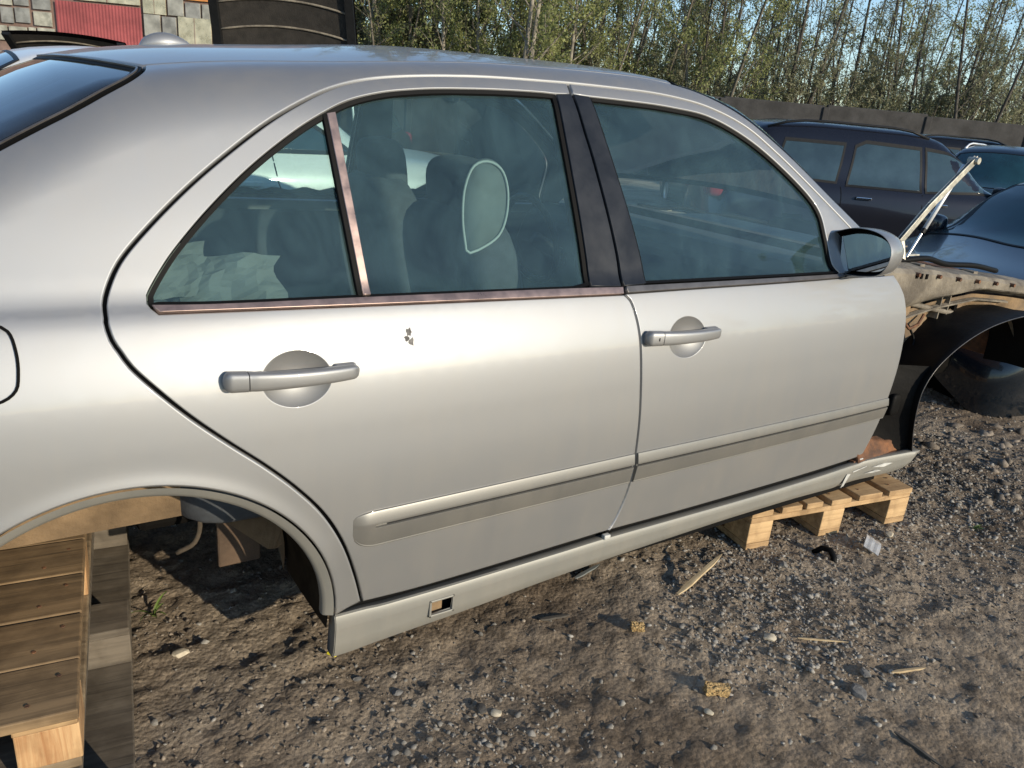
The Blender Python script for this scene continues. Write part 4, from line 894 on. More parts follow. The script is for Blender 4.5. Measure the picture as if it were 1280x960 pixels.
splinter('wood_splinter', (1.54, -1.215, 0), (1.66, -1.295, 0), .003, .002, 'thin pale straw right of the grey chippings')
splinter('wood_splinter', (1.15, -.69, 0), (1.26, -.675, 0), .008, .002, 'white flat sliver at the shaded foot of the sill', 'paper')
splinter('dark_stick', (1.46, -1.56, 0), (1.47, -1.68, 0), .006, .003, 'dark curved stick near the lower right corner', 'bark_dark')
splinter('dark_stick', (.93, -.82, 0), (1.03, -.83, 0), .007, .003, 'dark leaf-like strip on the dirt below the rear door', 'bark_dark')
# clear plastic shard
vs = []; fs = []
for i in range(6):
    for j in range(6):
        u_, v_ = i/5, j/5; vs.append((.075*u_-.037, .055*v_-.027, .012*math.sin(u_*3)+.010*v_+(.002 if (j % 2) else 0)))
fs = [(i*6+j, (i+1)*6+j, (i+1)*6+j+1, i*6+j+1) for i in range(5) for j in range(5)]
mat_glass('clear_plastic', (.75, .76, .78), .45, (.62, .62, .62), 1.5, .12)
o = obj('plastic_shard', vs, fs, 'clear_plastic'); md = o.modifiers.new('t', 'SOLIDIFY'); md.thickness = .003; o.location = (2.197, -1.012, .016); o.rotation_euler = (R(12), R(-8), R(28)); tag(o, 'clear ribbed plastic shard lying in front of the pallet', 'shard')
o = MB().box((-.004, -.012, 0), (.004, .012, .006)).build('yellow_scrap', 'yellow_bit'); o.location = (.366, -.712, .004); o.rotation_euler = (0, .3, .6); tag(o, 'tiny bright yellow scrap at the rear foot of the sill', 'scrap')
# hose end sticking out of the dirt under the pallet
o = MB().tube([(2.01, -.92, -.012), (2.02, -.94, .014), (2.03, -.965, .018), (2.02, -.99, .004), (2.01, -1.005, -.02)], .010, 10).build('buried_hose', 'rubber', None, True); tag(o, 'black hose loop poking out of the dirt before the pallet', 'hose')
# green sprout
def sprout(x, y, n, h, label, seed):
    g = random.Random(seed); mb = MB()
    for k in range(n):
        a = g.uniform(0, 6.28); L = h*g.uniform(.6, 1.2); pts = []
        for t in np.linspace(0, 1, 7): pts.append(Vector((math.cos(a)*L*.8*t**1.3, math.sin(a)*L*.8*t**1.3, L*.75*t*(1.25-.7*t))))
        sd_ = Vector((-math.sin(a), math.cos(a), .2)); rg = [[p-sd_*.004*math.sin(math.pi*(.15+.85*i/6))*1., p+Vector((0, 0, -.0012)), p+sd_*.004*math.sin(math.pi*(.15+.85*i/6))] for i, p in enumerate(pts)]
        mb.loft(rg, closed=False)
    o = mb.build('grass_sprout', 'grass_leaf'); o.location = (x, y, float(gz(np.array([x]), np.array([y]))[0])); tag(o, label, 'plant')
sprout(.013, -.335, 7, .075, 'small green sprout growing in the dirt inside the wheel arch', 1)
sprout(2.75, -1.085, 9, .035, 'tiny yellowish weed on the dirt right of the pallet', 2)

# ------------------------------------------------------------------ pallets
BOX = {}
def bbox(name, sx, sy, sz, m, parent, loc, rot=0.):
    key = (round(sx, 3), round(sy, 3), round(sz, 3), m)
    if key not in BOX:
        t = MB().box((-sx/2, -sy/2, -sz/2), (sx/2, sy/2, sz/2), bev=.003); me = bpy.data.meshes.new(name); me.from_pydata(t.v, [], t.f); me.materials.append(MATS[m]); BOX[key] = me
    o = bpy.data.objects.new(name, BOX[key]); COL.objects.link(o); o.parent = parent; o.location = loc; o.rotation_euler = (random.uniform(-.004, .004), random.uniform(-.004, .004), rot+random.uniform(-.006, .006)); return o
def pallet(loc, rz, W, L, lengthwise, mats, label, xs=None):
    """origin at the near left corner; x' along the near end, y' away"""
    p = empty('pallet', loc, rz, label, 'pallet', 'wooden pallets under the sedan'); md_, me_, mb_ = mats
    bx = [.05, W/2, W-.05]; by = [.06, L/2, L-.06]
    for x in bx:
        for y in by: bbox('block', .10, .12, .078, mb_, p, (x, y, .022+.039))
    if lengthwise:
        for x in bx: bbox('bottom_board', .10, L, .022, me_, p, (x, L/2, .011))
        for y in by: bbox('stringer_board', W, .12, .020, me_, p, (W/2, y, .110))
        for x, w_ in (xs or [(.05, .10), (.20, .10), (.335, .07), (.45, .10), (.60, .11), (.72, .08)]): bbox('deck_board', w_, L+.004, .022, md_, p, (x, L/2-.001, .131))
    else:
        for x in bx: bbox('bottom_board', .10, L, .022, me_, p, (x, L/2, .011)); 
        for x in bx: bbox('stringer_board', .10, L, .020, md_, p, (x, L/2-.004, .110))
        for k, y in enumerate(np.linspace(.055, L-.055, 8)): bbox('deck_board', W+.004, .143, .022, 'wood_dirty', p, (W/2, y, .131))
    return p
def nails(p, pts):
    mb = MB()
    for x, y, z in pts: mb.loft([[(x+.0042*math.cos(q), y+.0042*math.sin(q), z+h_) for q in np.linspace(0, 2*math.pi, 7)[:-1]] for h_ in (0, .0012)])
    tag(mb.build('nail_heads', 'rusty', p), kind='stuff')
_p1 = pallet((1.775, -.818, .0), R(-8.9), .755, 1.0, True, ('wood_fresh', 'wood_fresh', 'wood_fresh'), 'fresh yellow pallet under the front end of the sill',
       [(.045, .09), (.17, .09), (.275, .075), (.40, .095), (.54, .115), (.695, .12)])
_p2 = pallet((-.985, -.875, .146), R(-6.3), .80, 1.15, False, ('wood_fresh', 'wood_old', 'wood_end'), 'upper pallet of the stack below the rear wheel arch, with bright end')
nails(_p1, [(x+dx, y+dy, .1425) for x in (.045, .17, .275, .40, .54, .695) for y in (.06, .5) for dx, dy in ((-.022, -.02), (.02, .025))])
nails(_p2, [(x+dx, y+dy, .1425) for x in (.05, .40, .75) for y in np.linspace(.055, 1.095, 8) for dx, dy in ((-.025, -.035), (.02, .03))])
pallet((-.96, -.985, -.002), R(-6.6), .84, 1.2, True, ('wood_grey', 'wood_grey', 'wood_grey'), 'weathered grey pallet at the bottom of the rear stack')

# ------------------------------------------------------------------ background: wall, building
def depth_pt(u, v, dep):
    """world point seen at photo position (u, v) at a given distance along the view axis (used once to survey the yard)"""
    d = _rr*((u-640)/960)-_uu*((v-480)/960)+_f; p = Vector((-.202, -2.232, 1.325))+d*dep; return p
WD = Vector((.836, -.548, 0)); WN = Vector((-.548, -.836, 0)); W0 = Vector((17.5, 14.3, 0))
wall = empty('concrete_wall', tuple(W0), math.atan2(WD.y, WD.x), 'long shade-toned concrete panel wall below the trees', 'wall')
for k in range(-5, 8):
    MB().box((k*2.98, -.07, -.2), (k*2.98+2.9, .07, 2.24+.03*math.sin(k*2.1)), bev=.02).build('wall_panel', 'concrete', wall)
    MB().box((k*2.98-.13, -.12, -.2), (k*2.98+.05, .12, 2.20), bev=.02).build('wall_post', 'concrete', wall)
mat('far_shade', (.03, .03, .03), .9)
fo = Vector((.46, 28.95, 0)); fa = math.atan2(-.539, .842)
bld = empty('workshop', tuple(fo), fa, 'workshop building clad in patched sheet metal, old panes and a red panel', 'building')
def brect(u0, v0, u1, v1):
    c = lambda u, v: (.0249*u, 3.19+.00215*u-.0235*v)
    a0, a1 = .0249*u0, .0249*u1; um = (u0+u1)/2; return a0, 3.19+.00215*um-.0235*v1, a1, 3.19+.00215*um-.0235*v0
MB().box((-16, .06, -.2), (9.2, 9, 6.2)).build('wall_core', 'wall_frame', bld)
rs_ = MB()
x0, z0, x1, z1 = brect(69, 5, 176, 60)
for i in range(26):
    xa = x0+(x1-x0)*i/26; xb = x0+(x1-x0)*(i+.5)/26; xc = x0+(x1-x0)*(i+1)/26
    rs_.add([(xa, -.03, z0-2), (xb, -.040, z0-2), (xc, -.03, z0-2), (xc, -.03, z1), (xb, -.040, z1), (xa, -.03, z1)], [(0, 1, 4, 5), (1, 2, 3, 4)])
rs_.build('red_door_panel', 'red_sheet', bld)
for q in ((94, -8, 176, 4, 'sheet_a'), (178, -6, 208, 18, 'sheet_a'), (209, -6, 230, 20, 'sheet_b'), (231, 3, 251, 23, 'sheet_c'), (252, 5, 263, 24, 'sheet_b'), (178, 17, 200, 45, 'sheet_b'), (201, 20, 220, 50, 'sheet_c'), (221, 21, 264, 56, 'sheet_a'), (230, -12, 266, 2, 'orange_sheet'),
          (266, 24, 300, 60, 'sheet_b'), (266, -10, 310, 22, 'sheet_c'), (178, 50, 219, 90, 'sheet_c'), (221, 58, 300, 95, 'sheet_b'), (302, 24, 340, 90, 'sheet_a'), (-60, 62, 66, 110, 'sheet_c')):
    a0, b0, a1, b1 = brect(*q[:4]); MB().box((a0+.02, -.03, b0+.015), (a1-.02, .03, b1-.015), bev=.006).build('sheet_patch', q[4], bld)
    if q[4] == 'sheet_a': MB().box((a0+(a1-a0)*.48, -.035, b0+.02), (a0+(a1-a0)*.5, -.02, b1-.02)).build('sheet_seam', 'wall_frame', bld)
for q in ((-1, 8, 15, 28), (17, 9, 36, 28), (40, 14, 63, 32), (40, -8, 63, 12), (17, -14, 36, 7), (-2, -14, 15, 6), (7, 32, 30, 50), (32, 33, 41, 51), (43, 34, 65, 52), (-8, 30, 5, 49), (-30, 8, -4, 28), (-30, -12, -4, 6), (-40, 30, -10, 49)):
    a0, b0, a1, b1 = brect(*q); w_ = MB().box((a0+.01, -.02, b0+.01), (a1-.01, .02, b1-.01)).build('window_pane', random.choice(['pane_dirty', 'pane_dirty', 'sheet_c']), bld)

# ------------------------------------------------------------------ trees
def tree_mesh(seed, H, stems, nleaf, leafsize, spread, conifer=False, bark='bark', leaf='leaf_spring', low=.14):
    g = random.Random(seed); wood = MB(); tips = []
    for s in range(stems):
        a0 = g.uniform(0, 6.28); lean = g.uniform(.02, .12)*(1 if stems == 1 else 2.2); h = H*g.uniform(.8, 1.); r0 = H*g.uniform(.0075, .011)/(1 if stems == 1 else 1.35)
        base = Vector((math.cos(a0), math.sin(a0), 0))*(.0 if stems == 1 else .22); pts = []; w1, w2 = g.uniform(0, 6), g.uniform(0, 6)
        for t in np.linspace(0, 1, 9):
            pts.append(base+Vector((math.cos(a0)*lean*h*t+.09*math.sin(4*t+w1), math.sin(a0)*lean*h*t+.09*math.sin(4.5*t+w2), h*t)))
        wood.tube(pts, [r0*(1-.9*t) for t in np.linspace(0, 1, 9)], 6, False)
        nb = 34 if conifer else int(30/stems**.6)
        for b_ in range(nb):
            t = low+(1-low)*((b_+g.random())/nb)**.9; i = min(7, int(t*8)); p = pts[i].lerp(pts[i+1], t*8-i); a = g.uniform(0, 6.28)
            if conifer: L = h*.20*(1.05-t)+.15; up = -.15
            else: L = h*spread*(1.1-t)*g.uniform(.5, 1.1); up = g.uniform(.35, 1.3)
            d = Vector((math.cos(a), math.sin(a), up)).normalized(); q = [p, p+d*L*.5+Vector((0, 0, .02*L)), p+d*L+Vector((0, 0, .10*L))]
            wood.tube(q, [r0*.34*(1.1-t), r0*.22*(1.1-t), .004], 4, False); tips.append((q[1], q[2], L))
            for c in range(4 if not conifer else 2):
                u_ = g.uniform(.3, 1); s_ = p.lerp(q[2], u_); dd = (d+Vector((g.uniform(-.9, .9), g.uniform(-.9, .9), g.uniform(-.3, .8)))).normalized(); l2 = L*g.uniform(.25, .5); e = s_+dd*l2
                wood.tube([s_, s_.lerp(e, .5)+Vector((0, 0, .03*l2)), e], [.010, .007, .003], 3, False); tips.append((s_, e, l2))
    g2 = np.random.default_rng(seed+99); T0 = np.array([t[0][:] for t in tips]); T1 = np.array([t[1][:] for t in tips]); wgt = np.array([t[2] for t in tips])**.8
    k = g2.choice(len(tips), nleaf, p=wgt/wgt.sum()); u_ = g2.random((nleaf, 1))**.7; C = T0[k]*(1-u_)+T1[k]*u_+g2.normal(size=(nleaf, 3))*(.09 if not conifer else .07)*np.clip(H/8, .6, 1.3)
    s_ = leafsize*g2.uniform(.5, 1.3, (nleaf, 1)); A = g2.normal(size=(nleaf, 3)); A /= np.linalg.norm(A, axis=1, keepdims=True); B = np.cross(A, g2.normal(size=(nleaf, 3))); B /= np.linalg.norm(B, axis=1, keepdims=True)
    Vl = np.stack([C-A*s_, C-B*s_*.55, C+A*s_, C+B*s_*.55], 1).reshape(-1, 3)
    mw = bpy.data.meshes.new('trunk'); mw.from_pydata(wood.v, [], wood.f); mw.materials.append(MATS[bark]); mw.polygons.foreach_set('use_smooth', [True]*len(mw.polygons))
    ml = bpy.data.meshes.new('crown'); n = len(Vl); ml.vertices.add(n); ml.vertices.foreach_set('co', Vl.ravel()); ml.loops.add(n); ml.loops.foreach_set('vertex_index', np.arange(n, dtype=np.int32)); ml.polygons.add(n//4); ml.polygons.foreach_set('loop_start', np.arange(0, n, 4, dtype=np.int32)); ml.update(calc_edges=True); ml.materials.append(MATS[leaf])
    return mw, ml
KIND = {
    'birch': [tree_mesh(11+i, 9.5, 1, 5200, .042, .22, bark='bark_pale', leaf='leaf_spring') for i in range(2)],
    'willow': [tree_mesh(21+i, 9., 3, 5600, .042, .24, bark='bark', leaf='leaf_spring', low=.10) for i in range(3)],
    'bare': [tree_mesh(31+i, 9.5, 2, 3000, .034, .24, bark='bark_dark', leaf='leaf_dull', low=.12) for i in range(3)],
    'conifer': [tree_mesh(41+i, 9.5, 1, 9500, .085, .2, True, 'bark_dark', 'leaf_dark', low=.03) for i in range(2)],
    'shrub': [tree_mesh(51+i, 4.2, 4, 3600, .040, .34, bark='bark', leaf='leaf_dull', low=.08) for i in range(2)]}
TL = {'birch': ('birch_tree', 'slender pale-barked birch'), 'willow': ('willow_tree', 'bushy spring-green willow'), 'bare': ('alder_tree', 'dark thin-stemmed budding alder'), 'conifer': ('spruce_tree', 'dark green spruce'), 'shrub': ('willow_shrub', 'low leafy shrub')}
tcount = {}
def tree(kind, x, y, where, sc_=1.):
    nm, lb = TL[kind]; v = KIND[kind]; mw, ml = v[tcount.get(kind, 0) % len(v)]; tcount[kind] = tcount.get(kind, 0)+1
    o = empty(nm, (x, y, -.05), random.uniform(0, 6.28), lb+' '+where, 'tree', nm.replace('_', ' ')+'s '+where); s = sc_*random.uniform(.85, 1.18); o.scale = (s, s, s*random.uniform(.95, 1.1))
    for n_, m_ in (('trunk', mw), ('crown', ml)):
        c = bpy.data.objects.new(n_, m_); COL.objects.link(c); c.parent = o
rt = random.Random(5)
def spot(u, dep): p = depth_pt(u, 150, dep); return p.x, p.y
for u in (448, 462, 470, 560, 598, 640, 655, 705): tree('birch', *spot(u+rt.uniform(-6, 6), rt.uniform(21, 25)), 'behind the raised black bonnet, left end of the row')
for u in (470, 505, 528, 548, 580): tree('conifer', *spot(u, rt.uniform(27, 31)), 'in the dark gap of the tree row')
for u in range(440, 900, 22): tree('willow', *spot(u+rt.uniform(-9, 9), rt.uniform(24, 31)), 'in the dense left half of the tree row')
for u in range(450, 900, 30): tree('bare', *spot(u+rt.uniform(-9, 9), rt.uniform(26, 36)), 'in the dense left half of the tree row')
for u in range(430, 900, 26): tree('willow', *spot(u+rt.uniform(-9, 9), rt.uniform(33, 42)), 'in the back rank of the tree row')
for u in range(890, 1330, 24): tree('bare', *spot(u+rt.uniform(-10, 10), rt.uniform(24, 33)), 'over the concrete wall, thin right half of the row')
for u in (905, 950, 1010, 1120, 1165, 1190, 1260): tree('willow', *spot(u, rt.uniform(26, 34)), 'over the concrete wall, thin right half of the row')
for u in range(880, 1330, 30): tree('bare', *spot(u+rt.uniform(-10, 10), rt.uniform(36, 46)), 'far back beyond the concrete wall')
for u in range(440, 1330, 28): tree('shrub', *spot(u+rt.uniform(-10, 10), rt.uniform(24, 28)), 'at the foot of the tree row')
# trees on the near side of the yard, mirrored in the front door window
for k, az in enumerate((-20, -23, -25.5, -28, -30.5, -35, -42)):
    d_ = 20+3*(k % 3); tree('conifer' if k % 2 == 0 else 'willow', 1.7+d_*math.cos(R(az)), -.8+d_*math.sin(R(az)), 'on the near side of the yard', 1.0 if k < 5 else .6)

for k in range(26):  # unseen row added to darken the bright horizon sky mirrored in the paint
    az = -165+5.4*k+rt.uniform(-1.5, 1.5); d_ = rt.uniform(40, 50); tree(('willow', 'bare', 'conifer')[k % 3], d_*math.cos(R(az)), d_*math.sin(R(az))-2, 'on the near side of the yard', .72)
# ------------------------------------------------------------------ other cars in the yard
mat('car_window', (.026, .046, .052), .07, spec=.9, var=.25, vscale=3)
mat('car_window_blue', (.012, .045, .055), .10, spec=.8, var=.2, vscale=4)
def surf(kind):
    if kind == 'suv':
        G = pchip([.15,.3,.5,.75,.95,1.03,1.06,1.3,1.5,1.7],[.84,.89,.915,.92,.895,.865,.845,.775,.70,.62])
        TOP = pchip([-2.35,-2.25,-2.05,-1.75,-1.0,-.2,.25,.55,.95,1.25,1.9,2.25,2.4],[.80,1.06,1.42,1.645,1.70,1.70,1.64,1.47,1.17,1.07,1.0,.88,.70])
        return Surf(G, pchip([-2.4,-1.5,0,1.2,2.4],[.06,.01,0,.005,.09]), TOP, ([-2,-1,0,1],[-.12,-.03,.03,.14]), ([-2,0,1,2],[.03,.05,.02,.05]), .09, (-2.32, 2.34, .12, .16), 0, .6, .75)
    G = pchip([.15,.3,.5,.7,.85,.93,.97,1.15,1.4,1.6],[.80,.85,.875,.88,.86,.825,.80,.72,.60,.5])
    TOP = pchip([-2.35,-2.2,-1.75,-1.55,-1.0,-.6,0,.35,.6,1.05,1.35,1.9,2.25,2.4],[.75,.95,.99,1.02,1.34,1.42,1.44,1.40,1.30,1.02,.94,.86,.74,.6])
    return Surf(G, pchip([-2.4,-1.5,0,1.2,2.4],[.08,.015,0,.005,.10]), TOP, ([-1.6,-.8,0,1],[-.10,-.05,.04,.14]), ([-2,0,1,2],[.02,.05,.015,.05]), .085, (-2.3, 2.32, .13, .16), 0, .6, .75)
SUR = {k: surf(k) for k in ('suv', 'sedan')}; CARM = {}
def wheel(parent, x, y):
    if 'tyre' not in CARM:
        t = MB(); prof = [(.20, -.095), (.27, -.105), (.31, -.09), (.318, -.05), (.318, .05), (.31, .09), (.27, .105), (.20, .095)]
        t.loft([[(r_*math.cos(a), yy, r_*math.sin(a)) for r_, yy in prof] for a in np.linspace(0, 2*math.pi, 33)], closed=False)
        rm = MB(); pr = [(.0, -.05), (.06, -.06), (.10, -.045), (.19, -.07), (.205, -.09), (.205, .09)]
        rm.loft([[(r_*math.cos(a), yy, r_*math.sin(a)) for r_, yy in pr] for a in np.linspace(0, 2*math.pi, 33)], closed=False)
        a_ = t.build('tyre', 'tyre', None, True); b_ = rm.build('rim', 'rim', None, True); CARM['tyre'] = a_.data; CARM['rim'] = b_.data; bpy.data.objects.remove(a_); bpy.data.objects.remove(b_)
    o = bpy.data.objects.new('wheel', CARM['tyre']); COL.objects.link(o); o.parent = parent; o.location = (x, y, .318)
    if y > 0: o.rotation_euler = (0, 0, math.pi)
    r_ = bpy.data.objects.new('rim', CARM['rim']); COL.objects.link(r_); r_.parent = o
mat('PAINT', (.1, .1, .1)); mat('GLASS', (.1, .1, .1)); mat('RAIL', (.1, .1, .1)); PROTO = {}
def build_car(kind, bay):
    S2 = SUR[kind]; root = empty('car'); paint, glass, rails = 'PAINT', 'GLASS', kind == 'suv'
    xs = np.concatenate([np.linspace(-2.318, -2.1, 9), np.linspace(-2.05, 2.05, 56), np.linspace(2.1, 2.338 if kind == 'suv' else 2.318, 9)]); th = np.linspace(R(-32), R(212), 84)*S2.sc
    Xg, Tg = np.meshgrid(xs, th, indexing='ij'); p, n_ = S2.map(Xg.ravel(), Tg.ravel()); nx_, nt_ = len(xs), len(th)
    vs = [Vector(q) for q in p]; fs = []
    wx = (-1.32, 1.42) if kind == 'suv' else (-1.35, 1.38)
    for i in range(nx_-1):
        for j in range(nt_-1):
            c = (vs[i*nt_+j]+vs[(i+1)*nt_+j+1])/2
            if any((c.x-a)**2+(c.z-.32)**2 < .37**2 for a in wx) and abs(c.y) > .6 and c.z < .72: continue
            if bay and 1.22 < c.x < 2.10 and abs(c.y) < .64 and c.z > .6: continue
            fs.append((i*nt_+j, (i+1)*nt_+j, (i+1)*nt_+j+1, i*nt_+j+1))
    fs += [tuple(range(nt_))[::-1], tuple((nx_-1)*nt_+j for j in range(nt_))]
    body = obj('body', vs, fs, paint, root, smooth=True); shade_auto(body, 45)
    MB().box((-2.1, -.70, .18), (2.1, .70, .62)).build('underside', 'void_dark', root)
    sd2 = lambda x, z, sg=-1: S2.side(x, z, sg)
    if kind == 'suv':
        wins = [[(-.78, 1.06), (.02, 1.06), (-.02, 1.48), (-.62, 1.50), (-.72, 1.45)], [(.10, 1.06), (.96, 1.06), (.55, 1.34), (.33, 1.45), (.06, 1.48)], [(-1.62, 1.10), (-.92, 1.08), (-.86, 1.46), (-1.50, 1.46)]]
        seam = [[(.05, .32), (.06, .9), (.05, 1.02)], [(-.86, .62), (-.84, .9), (-.86, 1.03)], [(1.04, .35), (1.10, .8), (1.06, 1.03)]]; hz = (.93, .90)
    else:
        wins = [[(-.72, .985), (-.08, .975), (-.10, 1.33), (-.50, 1.32)], [(.0, .975), (1.0, .97), (.60, 1.20), (.36, 1.31), (-.02, 1.335)], [(-1.22, .99), (-.78, .985), (-.58, 1.30), (-.85, 1.22)]]
        seam = [[(-.04, .3), (-.03, .7), (-.04, .955)], [(-.85, .65), (-.78, .8), (-.76, .955)], [(1.02, .3), (1.08, .7), (1.02, .95)]]; hz = (.80, .78)
    for sg in (-1, 1):
        for w_ in wins:
            L = [sd2(x, z, sg) for x, z in w_]; L = L+L[:1]
            w0 = panel('side_window', S2, [[L[i], L[i+1]] for i in range(len(w_))], glass, root, off=.004, grid=.12, r=.002, depth=.008, step=.04)
            lp = loop2(S2, [[L[i], L[i+1]] for i in range(len(w_))], .04); ring('window_trim', inset(lp, -.022), .022, .005, 'black_trim', w0, .006, 0, S2)
        for s_ in seam:
            P = crom(S2.par(np.array([sd2(x, z, sg) for x, z in s_])), .05); a_, _ = S2.map(P[:, 0]-.004, P[:, 1], .0015); b_, _ = S2.map(P[:, 0]+.004, P[:, 1], .0015)
            MB().loft([list(a_), list(b_)], closed=False).build('door_seam', 'gap_dark', root)
        for x in (-.60, .24):
            q = sd2(x, hz[0], sg); MB().box((x-.085, min(q[1]+sg*.005, q[1]+sg*.035), hz[0]-.014), (x+.085, max(q[1]+sg*.005, q[1]+sg*.035), hz[0]+.014), bev=.006).build('door_handle', 'chrome' if kind == 'suv' else paint, root)
        q = sd2(.92, 1.08 if kind == 'suv' else .99, sg); m_ = MB().add(*rbox((.92, q[1]+sg*.13, q[2]+.02), (.06, .11, .075), .6)).build('door_mirror', paint, root, smooth=True)
        MB().box((.80, min(q[1], q[1]+sg*.08), q[2]-.05), (.95, max(q[1], q[1]+sg*.08), q[2]-.01)).build('mirror_arm', 'black_trim', m_)
        fx_ = 2.20; q = sd2(1.98, .70, sg); MB().add(*rbox((2.03, sg*.60, .72 if kind != 'suv' else .82), (.22, .18, .075), .6)).build('headlight', 'lamp_lens', root, smooth=True)
        MB().add(*rbox((-2.20, sg*.66, .82 if kind != 'suv' else .95), (.10, .15, .10 if kind != 'suv' else .16), .5)).build('tail_light', 'red_lens', root, smooth=True)
        if rails:
            pts = [S2.top(x, sg*.60) for x in np.linspace(-1.7, .1, 10)]; z_ = [0, .035]+[.05]*6+[.035, 0]
            MB().tube([(a, b, c+h) for (a, b, c), h in zip(pts, z_)], .014, 8).build('roof_rail', 'RAIL', root, smooth=True)
    tp = lambda x, y: S2.top(x, y)
    if kind == 'suv': wsq = [[tp(.99, -.68), tp(.70, -.63), tp(.36, -.58)], [tp(.36, -.58), tp(.40, 0), tp(.36, .58)], [tp(.36, .58), tp(.70, .63), tp(.99, .68)], [tp(.99, .68), tp(1.12, 0), tp(.99, -.68)]]
    else: wsq = [[tp(1.02, -.68), tp(.75, -.62), tp(.42, -.54)], [tp(.42, -.54), tp(.46, 0), tp(.42, .54)], [tp(.42, .54), tp(.75, .62), tp(1.02, .68)], [tp(1.02, .68), tp(1.15, 0), tp(1.02, -.68)]]
    wsp = panel('windscreen', S2, wsq, glass, root, off=.004, grid=.1, r=.002, depth=.008, step=.04)
    ring('windscreen_trim', inset(loop2(S2, wsq, .04), -.02), .02, .005, 'black_trim', wsp, .006, 0, S2)
    rx = (-2.02, -1.82) if kind == 'suv' else (-1.50, -1.02)
    rwq = [[tp(rx[0], -.60), tp(rx[1], -.52)], [tp(rx[1], -.52), tp(rx[1]-.04, 0), tp(rx[1], .52)], [tp(rx[1], .52), tp(rx[0], .60)], [tp(rx[0], .60), tp(rx[0]-.05, 0), tp(rx[0], -.60)]]
    panel('rear_window', S2, rwq, glass, root, off=.004, grid=.1, r=.002, depth=.008, step=.04)
    MB().box((2.22, -.42, .55), (2.325, .42, .70), bev=.02).build('grille', 'black_trim', root)
    return root
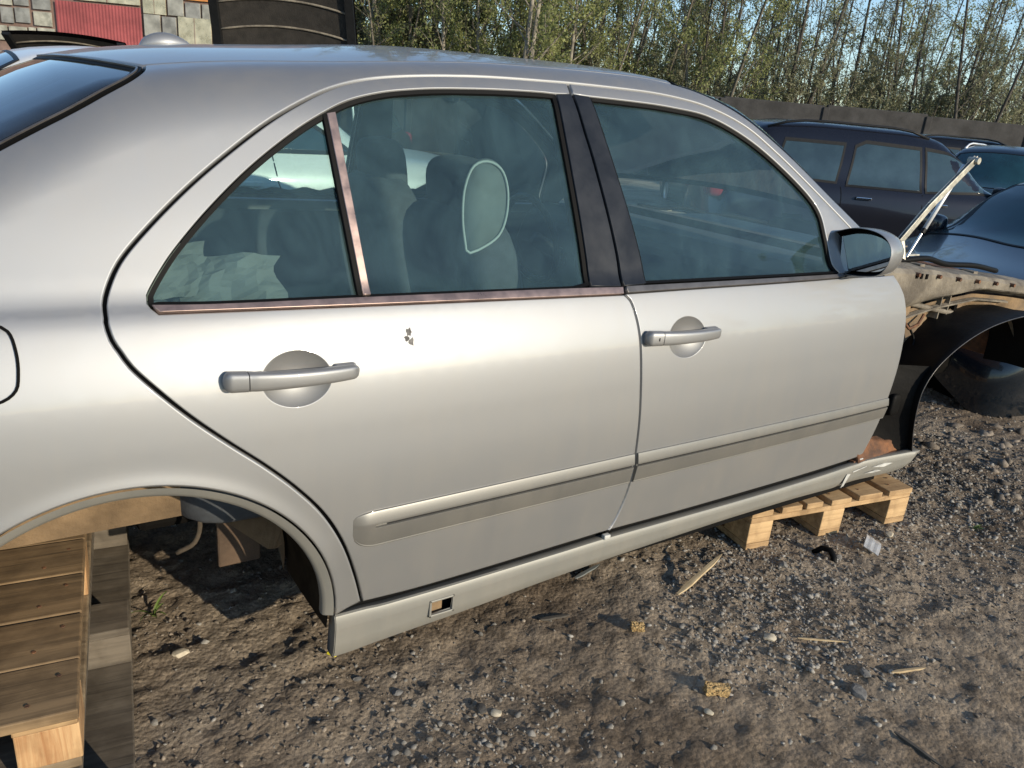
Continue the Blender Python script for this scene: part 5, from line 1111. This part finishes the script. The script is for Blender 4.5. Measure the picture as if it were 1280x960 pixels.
def yard_car(name, kind, paint, loc, az, label, wheels=True, bonnet=None, glass='car_window', rails='dark'):
    S2 = SUR[kind]; bay = bonnet is not None; wx = (-1.32, 1.42) if kind == 'suv' else (-1.35, 1.38)
    if (kind, bay) not in PROTO: root = build_car(kind, bay); PROTO[kind, bay] = list(root.children)
    else:
        root = empty('car')
        for c in PROTO[kind, bay]: copy_tree(c, root)
    for o in list(root.children)+[g for c in root.children for g in c.children]:
        mt = o.data.materials[0].name if o.data else ''
        new = {'PAINT': paint, 'GLASS': glass, 'RAIL': 'bolt_white' if rails == 'bright' else 'black_trim'}.get(mt)
        if new: o.material_slots[0].link = 'OBJECT'; o.material_slots[0].material = MATS[new]
    root.name = name; root.location = loc; root.rotation_euler = (0, 0, R(az)); tag(root, label, 'car', 'other cars in the yard')
    if wheels:
        for x in wx:
            for y in (-.78, .78): wheel(root, x, y)
    if bay:
        ang, Lh, hm = bonnet
        MB().box((1.2, -.62, .45), (2.15, .62, .60)).build('engine_bay', 'void_dark', root); MB().add(*rbox((1.68, 0, .68), (.30, .36, .13), .4)).build('engine', 'black_trim', root, smooth=True)
        hx, hz_ = 1.18, S2.top(1.2, 0)[2]+.01
        def hp(t, y, o): # point on the raised bonnet: t along, o below the skin
            c, s_ = math.cos(R(ang)), math.sin(R(ang)); bul = .05*math.sin(math.pi*t)-.05*(y/.7)**2*1.2; return (hx+t*Lh*c-(bul-o)*s_, y*(1-.06*t), hz_+t*Lh*s_+(bul-o)*c)
        ts, ysx = np.linspace(0, 1, 13), np.linspace(-.70, .70, 17)
        hood = MB().loft([[hp(t, y, 0) for y in ysx] for t in ts], closed=False).build('bonnet', hm, root, smooth=True)
        MB().loft([[hp(t, y*.93, .03) for y in ysx] for t in np.linspace(.03, .97, 13)], closed=False).build('bonnet_lining', 'insulation', hood, smooth=True)
        for t in (.30, .68, .86):
            MB().tube([hp(t+.05*(1-(y/.64)**2)-.02, y, .036) for y in np.linspace(-.62, .62, 15)], .010, 6).build('bonnet_rib', 'dirt_metal', hood, smooth=True)
        for sg in (-1, 1):
            MB().loft([[hp(t, sg*.60, .025), hp(t, sg*.69, .012), hp(t, sg*.69, .05), hp(t, sg*.61, .065)] for t in np.linspace(0, 1, 9)]).build('bonnet_edge', 'black_trim', hood)
            MB().tube([hp(.42, sg*.62, .07), (hx+.22, sg*.66, hz_-.06)], .011, 8).build('gas_strut', 'bolt_white', hood, smooth=True)
            MB().add(*rbox(hp(.42, sg*.63, .075), (.05, .05, .05), .7, 8)).build('bonnet_bracket', 'black_trim', hood, smooth=True)
    return root
yard_car('suv', 'suv', 'dark_grey_paint', (8.79, 3.37, -.18), -34, 'dark grey estate-like SUV standing low on the ground beyond the door mirror', False, rails='dark')
yard_car('parked_sedan', 'sedan', 'blue_paint', (6.42, .06, -.20), 174, 'dark blue sedan nose to nose with the silver one, large teal windscreen', False, glass='car_window_blue')
p = depth_pt(1238, 205, 11.0); yard_car('suv', 'suv', 'blue_paint', (p.x+.9, p.y+.2, -.22), 196, 'blue SUV with bright roof rails behind the dark grey one', False, rails='bright', glass='car_window_blue')
p = depth_pt(1230, 170, 15.0); yard_car('suv', 'suv', 'black_paint', (p.x, p.y, -.10), -30, 'black estate car against the wall, only its roof showing', True, rails='dark')
p = depth_pt(935, 150, 13.0); yard_car('suv', 'suv', 'black_paint', (p.x, p.y, -.16), 60, 'black car half hidden behind the silver sedan and the wall', True, rails='bright')
yard_car('parked_sedan', 'sedan', 'black_paint', (2.95, 6.75, 0), 238, 'black car with its large bonnet raised high behind the silver roof', True, bonnet=(74, 1.30, 'black_paint'))
yard_car('parked_sedan', 'sedan', 'white_paint', (.35, 3.1, .02), 180, 'white sedan parked close behind the silver one, showing at the far left', True)
p = depth_pt(112, 70, 9.5); yard_car('parked_sedan', 'sedan', 'black_paint', (p.x+.55, p.y+1.3, 0), 246, 'black car with a half raised bonnet in front of the red panel', True, bonnet=(40, 1.15, 'black_paint'))
